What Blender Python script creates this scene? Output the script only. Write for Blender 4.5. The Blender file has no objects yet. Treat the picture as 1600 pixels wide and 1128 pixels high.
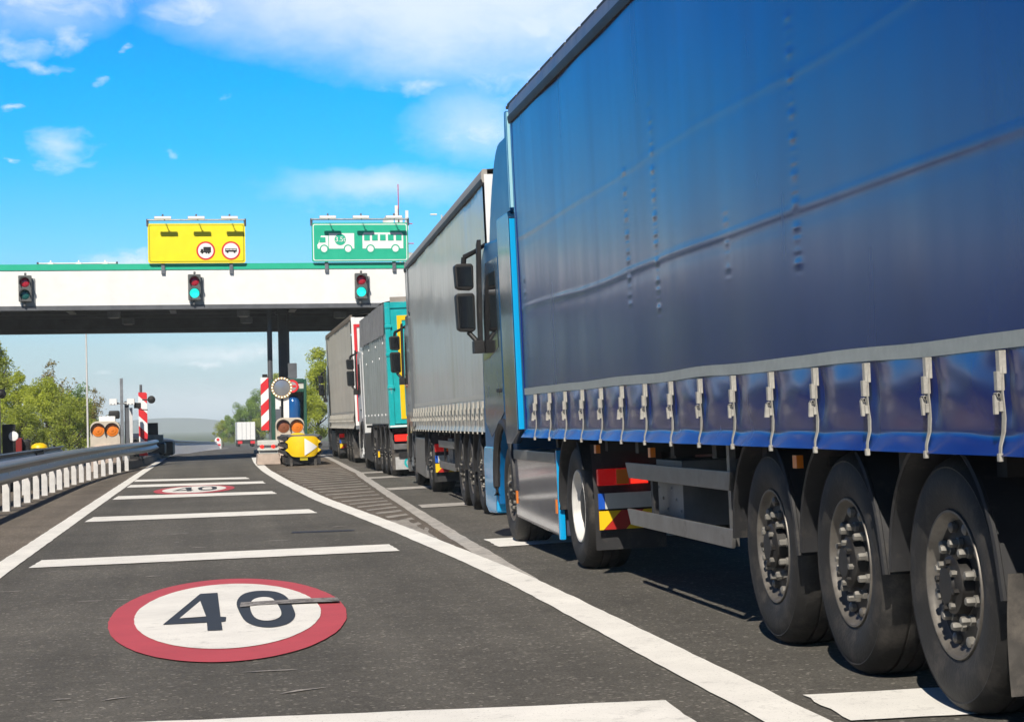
import bpy, bmesh, math, random
from math import sin, cos, pi, radians, atan2, sqrt, exp
from mathutils import Vector, Matrix, noise as mnoise

SC = bpy.context.scene
COL = SC.collection
random.seed(7)

# ------------------------------------------------------------------ camera
FPX, CAM_H, ROLL, YAW = 3100.0, 1.30, 0.018, 0.150491
cam_data = bpy.data.cameras.new('camera')
cam = bpy.data.objects.new('camera', cam_data)
COL.objects.link(cam)
cam_data.sensor_width = 36.0
cam_data.lens = FPX / 1600 * 36
cam_data.shift_y = (655.5 - 564) / 1600
cam_data.clip_start = 0.1
cam_data.clip_end = 30000
Fw = Vector((sin(YAW), cos(YAW), 0)); Rt = Vector((cos(YAW), -sin(YAW), 0)); Zu = Vector((0, 0, 1))
rr = cos(ROLL) * Rt - sin(ROLL) * Zu
uu = cos(ROLL) * Zu + sin(ROLL) * Rt
M = Matrix((rr, uu, -Fw)).transposed().to_4x4()
M.translation = Vector((0, 0, CAM_H))
cam.matrix_world = M
SC.camera = cam

# ------------------------------------------------------------------ view
SC.view_settings.view_transform = 'Standard'
SC.view_settings.look = 'None'
SC.view_settings.gamma = 1
SC.view_settings.exposure = 0.20

# ------------------------------------------------------------------ sun
sun_dir = Vector((-0.40, -1.0, 1.0)).normalized()       # towards the sun
sd = bpy.data.lights.new('sun', 'SUN'); sd.energy = 5.0; sd.angle = radians(0.5); sd.color = (1.0, 0.925, 0.81)
so = bpy.data.objects.new('sun', sd); COL.objects.link(so)
so.rotation_euler = sun_dir.to_track_quat('Z', 'Y').to_euler()

# ------------------------------------------------------------------ world sky
world = bpy.data.worlds.new('World'); SC.world = world; world.use_nodes = True
wt = world.node_tree; wn = wt.nodes; wl = wt.links; wn.clear()
def wmath(op, a, b=None, c=None, clamp=False):
    n = wn.new('ShaderNodeMath'); n.operation = op; n.use_clamp = clamp
    for i, v in enumerate((a, b, c)):
        if v is None: continue
        if isinstance(v, (int, float)): n.inputs[i].default_value = v
        else: wl.new(v, n.inputs[i])
    return n.outputs[0]
sky = wn.new('ShaderNodeTexSky'); sky.sky_type = 'NISHITA'; sky.sun_disc = False
sky.sun_elevation = math.asin(sun_dir.z)
sky.sun_rotation = atan2(sun_dir.x, sun_dir.y)
sky.air_density = 1.0; sky.dust_density = 0.6; sky.ozone_density = 2.0
tc = wn.new('ShaderNodeTexCoord')
sx = wn.new('ShaderNodeSeparateXYZ'); wl.new(tc.outputs['Generated'], sx.inputs[0])
az = wmath('ARCTAN2', sx.outputs[0], sx.outputs[1])
el = wmath('ARCSINE', sx.outputs[2])
# clear-air tint: deep cyan-blue, palest at the horizon, darkened above the view to cut fill light
tint = wn.new('ShaderNodeValToRGB')
wl.new(wmath('MULTIPLY', el, 1.0, clamp=True), tint.inputs[0])
cr = tint.color_ramp
SKY_STOPS = [(0.0, (0.86, 1.10, 1.55)), (0.04, (0.84, 1.10, 1.42)), (0.09, (0.42, 1.17, 1.76)), (0.135, (0.07, 1.10, 1.98)), (0.17, (0.0, 1.05, 2.2)), (0.25, (0.0, 0.80, 1.95)), (0.34, (0.01, 0.26, 0.66)), (1.0, (0.02, 0.15, 0.4))]
cr.elements[0].position = SKY_STOPS[0][0]; cr.elements[0].color = SKY_STOPS[0][1] + (1,)
cr.elements[1].position = SKY_STOPS[-1][0]; cr.elements[1].color = SKY_STOPS[-1][1] + (1,)
for p_, c_ in SKY_STOPS[1:-1]:
    e_ = cr.elements.new(p_); e_.color = c_ + (1,)
tm = wn.new('ShaderNodeMix'); tm.data_type = 'RGBA'; tm.blend_type = 'MULTIPLY'; tm.inputs[0].default_value = 1.0
# sky dimmed outside the view, sideways and behind, to cut fill light
side_dim = wn.new('ShaderNodeMapRange'); side_dim.interpolation_type = 'SMOOTHSTEP'
wl.new(wmath('ABSOLUTE', az), side_dim.inputs[0]); side_dim.inputs[1].default_value = .42; side_dim.inputs[2].default_value = 1.1; side_dim.inputs[3].default_value = 1.0; side_dim.inputs[4].default_value = .45
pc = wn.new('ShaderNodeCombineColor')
for k_ in range(3): wl.new(side_dim.outputs[0], pc.inputs[k_])
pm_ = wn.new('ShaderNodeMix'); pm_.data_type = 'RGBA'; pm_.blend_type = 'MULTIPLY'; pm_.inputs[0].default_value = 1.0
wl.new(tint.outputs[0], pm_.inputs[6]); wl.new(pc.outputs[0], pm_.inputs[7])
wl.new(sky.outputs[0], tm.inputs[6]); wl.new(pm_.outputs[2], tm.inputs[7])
# clouds, in azimuth / elevation
cv = wn.new('ShaderNodeCombineXYZ')
wl.new(az, cv.inputs[0]); wl.new(wmath('MULTIPLY', el, 1.7), cv.inputs[1]); cv.inputs[2].default_value = 0.37
def wnoise(scale, detail, rough, dist=0.0):
    n = wn.new('ShaderNodeTexNoise'); n.inputs['Scale'].default_value = scale; n.inputs['Detail'].default_value = detail
    n.inputs['Roughness'].default_value = rough; n.inputs['Distortion'].default_value = dist
    wl.new(cv.outputs[0], n.inputs['Vector']); return n.outputs[0]
n1 = wnoise(38, 10, 0.62, 0.6); n2 = wnoise(9, 6, 0.55, 0.3)
# (azimuth, elevation, half width, half height, strength)
def pxd(px, py): return (0.1505 + math.atan((px - 800) / FPX), (655.5 + 0.018 * (800 - px) - py) / FPX)
CLOUDS = [(840, 30, 330, 120, 1.12), (560, 5, 330, 62, .98), (330, 25, 150, 55, .85), (50, 18, 180, 46, 1.0), (30, 95, 60, 40, .8), (105, 72, 42, 42, .8), (120, 250, 85, 42, .92), (60, 130, 70, 16, .72),
          (25, 202, 24, 10, .98), (183, 148, 26, 14, .72), (265, 257, 22, 11, .72), (222, 96, 16, 9, .72), (735, 195, 70, 50, 1.0), (660, 130, 90, 24, .82), (590, 302, 170, 34, .95), (640, 290, 110, 22, .8),
          (205, 396, 60, 18, .95), (300, 562, 42, 9, .98), (345, 548, 60, 15, .95), (410, 545, 46, 12, .98), (290, 640, 40, 10, .7), (172, 577, 22, 9, .7), (500, 550, 40, 20, .9), (340, 170, 26, 10, .62), (42, 268, 16, 8, .98)]
CL = [pxd(a, b) + (w / FPX, h / FPX, s) for a, b, w, h, s in CLOUDS]
CL += [(-0.6, .13, .30, .05, .8), (-1.2, .25, .4, .08, .8), (2.0, .3, .6, .10, .8)]
n3 = wnoise(14, 5, .6); n4 = wnoise(60, 6, .65)
wz = wmath('ADD', az, wmath('ADD', wmath('MULTIPLY', wmath('SUBTRACT', n3, .5), .055), wmath('MULTIPLY', wmath('SUBTRACT', n4, .5), .016)))
wy = wmath('ADD', el, wmath('ADD', wmath('MULTIPLY', wmath('SUBTRACT', n2, .5), .040), wmath('MULTIPLY', wmath('SUBTRACT', n4, .5), .010)))
acc = None
for a0, e0, sa, se, st in CL:
    u = wmath('DIVIDE', wmath('SUBTRACT', wz, a0), sa * 1.3); v = wmath('DIVIDE', wmath('SUBTRACT', wy, e0), se * 1.3)
    d = wmath('SQRT', wmath('ADD', wmath('MULTIPLY', u, u), wmath('MULTIPLY', v, v)))
    m = wmath('MULTIPLY', wmath('SUBTRACT', 1.0, d, clamp=True), st)
    acc = m if acc is None else wmath('MAXIMUM', acc, m)
dens = wmath('ADD', wmath('MULTIPLY', acc, 1.05), wmath('MULTIPLY', wmath('SUBTRACT', wmath('ADD', wmath('MULTIPLY', n1, .55), wmath('MULTIPLY', n2, .45)), 0.5), 2.2))
dens = wmath('MULTIPLY', wmath('SUBTRACT', dens, 0.34), 1.15, clamp=True)
dens = wmath('MULTIPLY', dens, wmath('MULTIPLY', acc, 3.0, clamp=True))
VEIL = [pxd(a, b) + (w / FPX, h / FPX, s_) for a, b, w, h, s_ in ((760, -40, 620, 190, 1.0), (330, -20, 240, 60, .45), (740, 190, 120, 80, .42), (600, 300, 200, 40, .5), (60, 40, 150, 50, .28), (340, 545, 150, 22, .4), (300, 620, 260, 40, .25))]
vac = None
for a0, e0, sa, se, st in VEIL:
    u = wmath('DIVIDE', wmath('SUBTRACT', wz, a0), sa); v = wmath('DIVIDE', wmath('SUBTRACT', wy, e0), se)
    m = wmath('MULTIPLY', wmath('SUBTRACT', 1.0, wmath('SQRT', wmath('ADD', wmath('MULTIPLY', u, u), wmath('MULTIPLY', v, v))), clamp=True), st)
    vac = m if vac is None else wmath('MAXIMUM', vac, m)
veil = wmath('MULTIPLY', wmath('MULTIPLY', vac, 1.5), wmath('ADD', wmath('MULTIPLY', n2, .9), wmath('ADD', wmath('MULTIPLY', n1, .5), .25)), clamp=True)
dens = wmath('MAXIMUM', wmath('MULTIPLY', dens, .88), veil)
dens = wmath('MULTIPLY', wmath('SMOOTH_MIN', dens, 0.85, 0.3), 0.95, clamp=True)
cm = wn.new('ShaderNodeMix'); cm.data_type = 'RGBA'
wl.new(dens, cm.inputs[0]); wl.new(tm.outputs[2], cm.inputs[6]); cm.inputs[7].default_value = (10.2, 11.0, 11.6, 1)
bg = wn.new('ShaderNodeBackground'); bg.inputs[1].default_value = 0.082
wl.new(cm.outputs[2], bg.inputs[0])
wo = wn.new('ShaderNodeOutputWorld'); wl.new(bg.outputs[0], wo.inputs[0])

# ------------------------------------------------------------------ materials
MATS = {}
def mat(name, col, rough=0.5, metal=0.0, var=0.0, vscale=3.0, bump=0.0, bscale=40.0, coat=0.0, emit=None, estr=1.0, stretch=None, dirt=None, spec=None, trans=0.0):
    if name in MATS: return MATS[name]
    m = bpy.data.materials.new(name); m.use_nodes = True; t = m.node_tree; n = t.nodes; l = t.links
    b = n['Principled BSDF']
    b.inputs['Base Color'].default_value = tuple(col) + (1,)
    b.inputs['Roughness'].default_value = rough; b.inputs['Metallic'].default_value = metal
    if spec is not None: b.inputs['Specular IOR Level'].default_value = spec
    if coat: b.inputs['Coat Weight'].default_value = coat; b.inputs['Coat Roughness'].default_value = 0.08
    if emit: b.inputs['Emission Color'].default_value = tuple(emit) + (1,); b.inputs['Emission Strength'].default_value = estr
    c = n.new('ShaderNodeTexCoord'); src = c.outputs['Object']
    if stretch:
        mp = n.new('ShaderNodeMapping'); mp.inputs['Scale'].default_value = stretch; l.new(src, mp.inputs[0]); src = mp.outputs[0]
    out = None
    if var:
        t1 = n.new('ShaderNodeTexNoise'); t1.inputs['Scale'].default_value = vscale; t1.inputs['Detail'].default_value = 8; t1.inputs['Roughness'].default_value = .65
        l.new(src, t1.inputs['Vector'])
        r = n.new('ShaderNodeValToRGB'); l.new(t1.outputs[0], r.inputs[0])
        r.color_ramp.elements[0].position = .3; r.color_ramp.elements[1].position = .7
        r.color_ramp.elements[0].color = tuple(x * (1 - var) for x in col) + (1,)
        r.color_ramp.elements[1].color = tuple(min(1, x * (1 + var)) for x in col) + (1,)
        out = r.outputs[0]
        rm = n.new('ShaderNodeMapRange'); l.new(t1.outputs[0], rm.inputs[0]); rm.inputs[3].default_value = max(.02, rough - .12); rm.inputs[4].default_value = min(1, rough + .12)
        l.new(rm.outputs[0], b.inputs['Roughness'])
    if dirt:
        dcol, dscale, lo, hi = dirt
        t2 = n.new('ShaderNodeTexNoise'); t2.inputs['Scale'].default_value = dscale; t2.inputs['Detail'].default_value = 10; t2.inputs['Roughness'].default_value = .7
        l.new(src, t2.inputs['Vector'])
        r2 = n.new('ShaderNodeMapRange'); l.new(t2.outputs[0], r2.inputs[0]); r2.inputs[1].default_value = lo; r2.inputs[2].default_value = hi
        mx = n.new('ShaderNodeMix'); mx.data_type = 'RGBA'; l.new(r2.outputs[0], mx.inputs[0])
        if out is not None: l.new(out, mx.inputs[6])
        else: mx.inputs[6].default_value = tuple(col) + (1,)
        mx.inputs[7].default_value = tuple(dcol) + (1,)
        out = mx.outputs[2]
    if out is not None: l.new(out, b.inputs['Base Color'])
    if bump:
        t3 = n.new('ShaderNodeTexNoise'); t3.inputs['Scale'].default_value = bscale; t3.inputs['Detail'].default_value = 6
        l.new(c.outputs['Object'], t3.inputs['Vector'])
        bp = n.new('ShaderNodeBump'); bp.inputs['Strength'].default_value = bump; bp.inputs['Distance'].default_value = .02
        l.new(t3.outputs[0], bp.inputs['Height']); l.new(bp.outputs[0], b.inputs['Normal'])
    MATS[name] = m
    return m

def asphalt(name, base, warm=0.0):
    m = bpy.data.materials.new(name); m.use_nodes = True; t = m.node_tree; n = t.nodes; l = t.links; b = n['Principled BSDF']
    c = n.new('ShaderNodeTexCoord')
    def nz(s, d, ro=.6, sc=None):
        x = n.new('ShaderNodeTexNoise'); x.inputs['Scale'].default_value = s; x.inputs['Detail'].default_value = d; x.inputs['Roughness'].default_value = ro
        src = c.outputs['Object']
        if sc:
            mp = n.new('ShaderNodeMapping'); mp.inputs['Scale'].default_value = sc; l.new(src, mp.inputs[0]); src = mp.outputs[0]
        l.new(src, x.inputs['Vector']); return x.outputs[0]
    def mr(v, a, b_, lo, hi):
        r = n.new('ShaderNodeMapRange'); l.new(v, r.inputs[0]); r.inputs[1].default_value = a; r.inputs[2].default_value = b_; r.inputs[3].default_value = lo; r.inputs[4].default_value = hi; return r.outputs[0]
    def mul(a, b_):
        x = n.new('ShaderNodeMath'); x.operation = 'MULTIPLY'; l.new(a, x.inputs[0]); l.new(b_, x.inputs[1]); return x.outputs[0]
    fine = mr(nz(75, 3, .8), .25, .75, .35, 1.75)
    mid = mr(nz(9, 6), .3, .7, .86, 1.14)
    big = mr(nz(.5, 5), .3, .7, .82, 1.18)
    lane = mr(nz(1.0, 4, .5, (1.6, .03, 1)), .3, .7, .76, 1.16)
    v = n.new('ShaderNodeTexVoronoi'); v.inputs['Scale'].default_value = 60; l.new(c.outputs['Object'], v.inputs['Vector'])
    lw = n.new('ShaderNodeSeparateColor'); l.new(v.outputs['Color'], lw.inputs[0])
    peb = mr(lw.outputs[0], .93, .99, 1.0, 2.6)
    f = mul(mul(mul(fine, mid), mul(big, lane)), peb)
    vm = n.new('ShaderNodeMix'); vm.data_type = 'RGBA'; vm.blend_type = 'MULTIPLY'; vm.inputs[0].default_value = 1
    vm.inputs[6].default_value = tuple(base) + (1,)
    cc = n.new('ShaderNodeCombineColor')
    for i in range(3): l.new(f, cc.inputs[i])
    l.new(cc.outputs[0], vm.inputs[7]); l.new(vm.outputs[2], b.inputs['Base Color'])
    b.inputs['Roughness'].default_value = .85; b.inputs['Specular IOR Level'].default_value = .3
    bp = n.new('ShaderNodeBump'); bp.inputs['Strength'].default_value = .5; bp.inputs['Distance'].default_value = .006
    l.new(nz(75, 4, .8), bp.inputs['Height']); l.new(bp.outputs[0], b.inputs['Normal'])
    return m

def paint(name, col, wear=(0.06, 0.06, 0.06), lo=.56, hi=.72, sc=6.0, amount=.75):
    """worn thermoplastic road paint"""
    m = bpy.data.materials.new(name); m.use_nodes = True; t = m.node_tree; n = t.nodes; l = t.links; b = n['Principled BSDF']
    c = n.new('ShaderNodeTexCoord')
    a1 = n.new('ShaderNodeTexNoise'); a1.inputs['Scale'].default_value = sc; a1.inputs['Detail'].default_value = 12; a1.inputs['Roughness'].default_value = .8
    l.new(c.outputs['Object'], a1.inputs['Vector'])
    r = n.new('ShaderNodeMapRange'); l.new(a1.outputs[0], r.inputs[0]); r.inputs[1].default_value = lo; r.inputs[2].default_value = hi; r.inputs[4].default_value = amount
    a2 = n.new('ShaderNodeTexNoise'); a2.inputs['Scale'].default_value = 90; a2.inputs['Detail'].default_value = 3
    l.new(c.outputs['Object'], a2.inputs['Vector'])
    r2 = n.new('ShaderNodeMapRange'); l.new(a2.outputs[0], r2.inputs[0]); r2.inputs[1].default_value = .62; r2.inputs[2].default_value = .72; r2.inputs[4].default_value = .45
    ad = n.new('ShaderNodeMath'); ad.operation = 'MAXIMUM'; l.new(r.outputs[0], ad.inputs[0]); l.new(r2.outputs[0], ad.inputs[1])
    mx = n.new('ShaderNodeMix'); mx.data_type = 'RGBA'; l.new(ad.outputs[0], mx.inputs[0])
    mx.inputs[6].default_value = tuple(col) + (1,); mx.inputs[7].default_value = tuple(wear) + (1,)
    a3 = n.new('ShaderNodeTexNoise'); a3.inputs['Scale'].default_value = 1.7; a3.inputs['Detail'].default_value = 7; a3.inputs['Roughness'].default_value = .65
    l.new(c.outputs['Object'], a3.inputs['Vector']); r3 = n.new('ShaderNodeMapRange'); l.new(a3.outputs[0], r3.inputs[0]); r3.inputs[1].default_value = .3; r3.inputs[2].default_value = .65; r3.inputs[3].default_value = .86; r3.inputs[4].default_value = 1.02
    m3 = n.new('ShaderNodeMix'); m3.data_type = 'RGBA'; m3.blend_type = 'MULTIPLY'; m3.inputs[0].default_value = 1; l.new(mx.outputs[2], m3.inputs[6])
    c3 = n.new('ShaderNodeCombineColor')
    for k_ in range(3): l.new(r3.outputs[0], c3.inputs[k_])
    l.new(c3.outputs[0], m3.inputs[7])
    l.new(m3.outputs[2], b.inputs['Base Color']); b.inputs['Roughness'].default_value = .7
    return m

M_road = asphalt('asphalt', (0.096, 0.090, 0.078))
M_shoulder = asphalt('shoulder_asphalt', (0.128, 0.109, 0.088))
M_gore = asphalt('gore_paving', (0.118, 0.099, 0.080))
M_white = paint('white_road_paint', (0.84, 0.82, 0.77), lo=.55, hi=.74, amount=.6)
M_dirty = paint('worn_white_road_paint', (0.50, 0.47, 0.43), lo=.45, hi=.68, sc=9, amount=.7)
M_faint = paint('faded_road_paint', (0.36, 0.33, 0.29), lo=.48, hi=.62, sc=7, amount=.8)
M_red = paint('red_road_paint', (0.52, 0.075, 0.09), lo=.66, hi=.82, amount=.4)
M_dark = paint('black_road_paint', (0.035, 0.042, 0.052), lo=.7, hi=.85, amount=.3)
M_scrape = paint('tar_scrape', (0.10, 0.085, 0.075), wear=(.35, .33, .31), lo=.45, hi=.55, sc=14, amount=.9)
M_grass = mat('grass_earth', (0.075, 0.10, 0.03), .95, var=.4, vscale=.6)
M_black = mat('black_plastic', (0.012, 0.012, 0.013), .55, var=.3, vscale=4)
M_chassis = mat('chassis_black', (0.010, 0.010, 0.011), .6, var=.3, vscale=5)
M_mud = mat('dusty_plastic', (0.022, 0.022, 0.024), .6, var=.35, vscale=5, dirt=((.08, .07, .06), 9, .54, .8))
M_flap = mat('worn_flap', (0.06, 0.055, 0.05), .8, var=.4, vscale=8, dirt=((.16, .14, .12), 6, .48, .72))
M_tyre = mat('tyre_rubber', (0.018, 0.017, 0.016), .72, var=.3, vscale=6, dirt=((.080, .069, .059), 6, .5, .78), bump=.15, bscale=60)
M_rim = mat('dusty_alloy', (0.155, 0.142, 0.125), .45, metal=.35, var=.3, vscale=9, dirt=((.10, .085, .07), 14, .5, .75))
M_rimdark = mat('wheel_hub_dark', (0.030, 0.028, 0.027), .55, metal=.4, var=.4, vscale=12)
M_nut = mat('nut_chrome', (0.20, 0.19, 0.17), .55, metal=.2, var=.2, vscale=20)
M_rimwhite = mat('rim_pale_paint', (0.62, 0.61, 0.58), .42, var=.15, vscale=6, dirt=((.2, .18, .16), 8, .58, .8))
M_alu = mat('aluminium', (0.24, 0.235, 0.23), .42, metal=.6, var=.25, vscale=5, dirt=((.12, .11, .1), 7, .55, .8))
M_galv = mat('galvanised_steel', (0.30, 0.31, 0.32), .42, metal=.6, var=.25, vscale=6)
M_galvd = mat('weathered_galvanised', (0.20, 0.215, 0.235), .45, metal=.6, var=.3, vscale=3, dirt=((.09, .075, .06), 5, .58, .8))
M_post = mat('pale_post', (0.62, 0.61, 0.60), .6, var=.14, vscale=5, dirt=((.28, .24, .2), 6, .6, .85))
M_strap = mat('ratchet_webbing', (0.33, 0.32, 0.285), .75, var=.2, vscale=18, dirt=((.2, .18, .16), 20, .52, .75))
M_ratch = mat('ratchet_buckle', (0.40, 0.385, 0.345), .6, metal=.0, var=.25, vscale=30, dirt=((.2, .19, .17), 25, .55, .72))
M_glass = mat('dark_window', (0.012, 0.014, 0.017), .06, spec=.6)
M_mirror = mat('mirror_glass', (0.45, 0.48, 0.52), .04, metal=1.0)
M_redlens = mat('red_lens', (0.6, 0.012, 0.012), .25, coat=.5, emit=(1, .03, .015), estr=1.1)
M_darkred = mat('dark_red_lens', (0.32, 0.008, 0.010), .25, coat=.5, emit=(.8, .01, .01), estr=.18)
M_amber = mat('amber_lens', (0.75, 0.20, 0.015), .35, coat=.3)
M_clear = mat('clear_lens', (0.7, 0.7, 0.7), .2)
M_wpaint = mat('white_enamel', (0.80, 0.80, 0.79), .45, var=.06, vscale=2)
M_redpaint = mat('red_enamel', (0.66, 0.022, 0.030), .45, var=.1, vscale=4)
M_yellow = mat('yellow_sheeting', (0.86, 0.74, 0.008), .5, var=.05, vscale=3)
M_yelplas = mat('yellow_plastic', (0.85, 0.55, 0.004), .42, var=.08, vscale=4)
M_green = mat('green_sheeting', (0.012, 0.44, 0.27), .5, var=.06, vscale=3)
M_dgreen = mat('dark_green_paint', (0.012, 0.075, 0.05), .5, var=.2, vscale=4)
M_gantry = mat('charcoal_steel', (0.10, 0.108, 0.122), .55, var=.25, vscale=2)
M_conc = mat('concrete', (0.40, 0.36, 0.31), .9, var=.2, vscale=5, bump=.3, bscale=30)
M_concp = mat('pinkish_concrete', (0.46, 0.37, 0.31), .9, var=.2, vscale=4)
M_concw = mat('pale_concrete', (0.80, 0.78, 0.74), .85, var=.12, vscale=2)
M_beige = mat('beige_casing', (0.52, 0.46, 0.38), .6, var=.12, vscale=4)
M_bluel = mat('blue_band', (0.01, 0.09, 0.5), .4)
M_plate = mat('plate_white', (0.55, 0.56, 0.52), .4, var=.1, vscale=9)
M_hzr = mat('hazard_red', (0.42, 0.02, 0.015), .4); M_hzy = mat('hazard_yellow', (0.85, 0.55, 0.01), .4)
M_bark = mat('bark', (0.07, 0.055, 0.04), .95, var=.4, vscale=10)

# ------------------------------------------------------------------ mesh builder
class MB:
    def __init__(self): self.v = []; self.f = []; self.m = []; self.mats = []
    def mi(self, m):
        if m not in self.mats: self.mats.append(m)
        return self.mats.index(m)
    def add(self, verts, faces, m):
        o = len(self.v); k = self.mi(m)
        self.v.extend([tuple(p) for p in verts])
        for f in faces: self.f.append([i + o for i in f]); self.m.append(k)
        return self
    def box(self, x0, x1, y0, y1, z0, z1, m):
        v = [(x0, y0, z0), (x1, y0, z0), (x1, y1, z0), (x0, y1, z0), (x0, y0, z1), (x1, y0, z1), (x1, y1, z1), (x0, y1, z1)]
        return self.add(v, [(0, 3, 2, 1), (4, 5, 6, 7), (0, 1, 5, 4), (1, 2, 6, 5), (2, 3, 7, 6), (3, 0, 4, 7)], m)
    def prism(self, poly, axis, a, b, m):
        """closed polygon extruded along an axis. poly is in the other two axes, in order (y,z) for x, (x,z) for y, (x,y) for z"""
        def P(p, t): return {'x': (t, p[0], p[1]), 'y': (p[0], t, p[1]), 'z': (p[0], p[1], t)}[axis]
        n = len(poly)
        v = [P(p, a) for p in poly] + [P(p, b) for p in poly]
        f = [tuple(range(n)), tuple(range(2 * n - 1, n - 1, -1))] + [(i, i + n, (i + 1) % n + n, (i + 1) % n) for i in range(n)]
        return self.add(v, f, m)
    def tube(self, pts, r, m, n=8, cap=True):
        pts = [Vector(p) for p in pts]; rs = r if isinstance(r, (list, tuple)) else [r] * len(pts)
        v = []; f = []
        for i, p in enumerate(pts):
            t = (pts[min(i + 1, len(pts) - 1)] - pts[max(i - 1, 0)]).normalized()
            a = t.cross(Vector((0, 0, 1)))
            if a.length < 1e-3: a = t.cross(Vector((1, 0, 0)))
            a.normalize(); b = t.cross(a)
            for k in range(n):
                w = 2 * pi * k / n; v.append(p + (a * cos(w) + b * sin(w)) * rs[i])
        for i in range(len(pts) - 1):
            for k in range(n):
                f.append((i * n + k, i * n + (k + 1) % n, (i + 1) * n + (k + 1) % n, (i + 1) * n + k))
        if cap: f.append(tuple(range(n - 1, -1, -1))); f.append(tuple(range((len(pts) - 1) * n, len(pts) * n)))
        return self.add(v, f, m)
    def lathe(self, prof, m, n=48, axis='x', c=(0, 0, 0), closed=False):
        """profile of (radius, offset along axis)"""
        v = []; f = []
        for r, o in prof:
            for k in range(n):
                w = 2 * pi * k / n; a, b = r * cos(w), r * sin(w)
                v.append({'x': (c[0] + o, c[1] + a, c[2] + b), 'y': (c[0] + a, c[1] + o, c[2] + b), 'z': (c[0] + a, c[1] + b, c[2] + o)}[axis])
        L = len(prof)
        for i in range(L - (0 if closed else 1)):
            j = (i + 1) % L
            for k in range(n): f.append((i * n + k, i * n + (k + 1) % n, j * n + (k + 1) % n, j * n + k))
        return self.add(v, f, m)
    def disc(self, c, r, m, axis='y', n=32):
        v = []
        for k in range(n):
            w = 2 * pi * k / n; a, b = r * cos(w), r * sin(w)
            v.append({'x': (c[0], c[1] + a, c[2] + b), 'y': (c[0] + a, c[1], c[2] + b), 'z': (c[0] + a, c[1] + b, c[2])}[axis])
        return self.add(v, [tuple(range(n))], m)
    def grid(self, fn, us, vs, m):
        v = [fn(a, b) for a in us for b in vs]; nv = len(vs)
        f = [(i * nv + j, (i + 1) * nv + j, (i + 1) * nv + j + 1, i * nv + j + 1) for i in range(len(us) - 1) for j in range(nv - 1)]
        return self.add(v, f, m)
    def poly(self, pts, m): return self.add(pts, [tuple(range(len(pts)))], m)
    def mesh(self, name, bevel=0.0, smooth=35, fix=True):
        me = bpy.data.meshes.new(name); me.from_pydata(self.v, [], self.f)
        for m in self.mats: me.materials.append(m)
        me.polygons.foreach_set('material_index', self.m)
        if fix or bevel:
            bm = bmesh.new(); bm.from_mesh(me)
            if fix: bmesh.ops.recalc_face_normals(bm, faces=bm.faces)
            if bevel:
                es = [e for e in bm.edges if len(e.link_faces) == 2 and e.calc_face_angle(0) > radians(38)]
                bmesh.ops.bevel(bm, geom=es, offset=bevel, segments=2, profile=.6, affect='EDGES', clamp_overlap=True)
            bm.to_mesh(me); bm.free()
        if smooth:
            me.polygons.foreach_set('use_smooth', [True] * len(me.polygons)); me.set_sharp_from_angle(angle=radians(smooth))
            if bevel:
                nm = [p.normal.copy() for p in me.polygons]; ar = [p.area for p in me.polygons]
                vf = [[] for _ in me.vertices]
                for p in me.polygons:
                    for v_ in p.vertices: vf[v_].append(p.index)
                cn = [None] * len(me.loops)
                for p in me.polygons:
                    a_ = nm[p.index]
                    for li in p.loop_indices:
                        t_ = Vector((0, 0, 0))
                        for q in vf[me.loops[li].vertex_index]:
                            if a_.dot(nm[q]) > .6: t_ += nm[q] * ar[q]
                        cn[li] = t_.normalized() if t_.length > 1e-12 else a_
                me.normals_split_custom_set(cn)
        me.update(); return me
    def obj(self, name, parent=None, bevel=0.0, smooth=35, loc=None, fix=True):
        o = bpy.data.objects.new(name, self.mesh(name, bevel, smooth, fix)); COL.objects.link(o)
        if parent: o.parent = parent
        if loc: o.location = loc
        return o

def tag(o, label, cat, group=None, kind=None):
    o['label'] = label; o['category'] = cat
    if group: o['group'] = group
    if kind: o['kind'] = kind
    return o
def empty(name, loc, rot=(0, 0, 0), label=None, cat=None, group=None, parent=None):
    o = bpy.data.objects.new(name, None); COL.objects.link(o); o.location = loc; o.rotation_euler = rot; o.empty_display_size = .2
    if parent: o.parent = parent
    if label: tag(o, label, cat, group)
    return o
def copy_tree(o, parent=None):
    c = o.copy(); COL.objects.link(c)
    if parent: c.parent = parent
    for ch in list(o.children): copy_tree(ch, c)
    return c
def lin(a, b, n): return [a + (b - a) * i / (n - 1) for i in range(n)]
def text_mesh(txt, size):
    cu = bpy.data.curves.new('lettering', 'FONT'); cu.body = txt; cu.size = size; cu.align_x = 'CENTER'; cu.align_y = 'CENTER'
    o = bpy.data.objects.new('lettering', cu); COL.objects.link(o)
    dg = bpy.context.evaluated_depsgraph_get(); me = bpy.data.meshes.new_from_object(o.evaluated_get(dg))
    v = [tuple(p.co) for p in me.vertices]; f = [tuple(p.vertices) for p in me.polygons]
    bpy.data.objects.remove(o); bpy.data.meshes.remove(me); bpy.data.curves.remove(cu)
    return v, f

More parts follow.
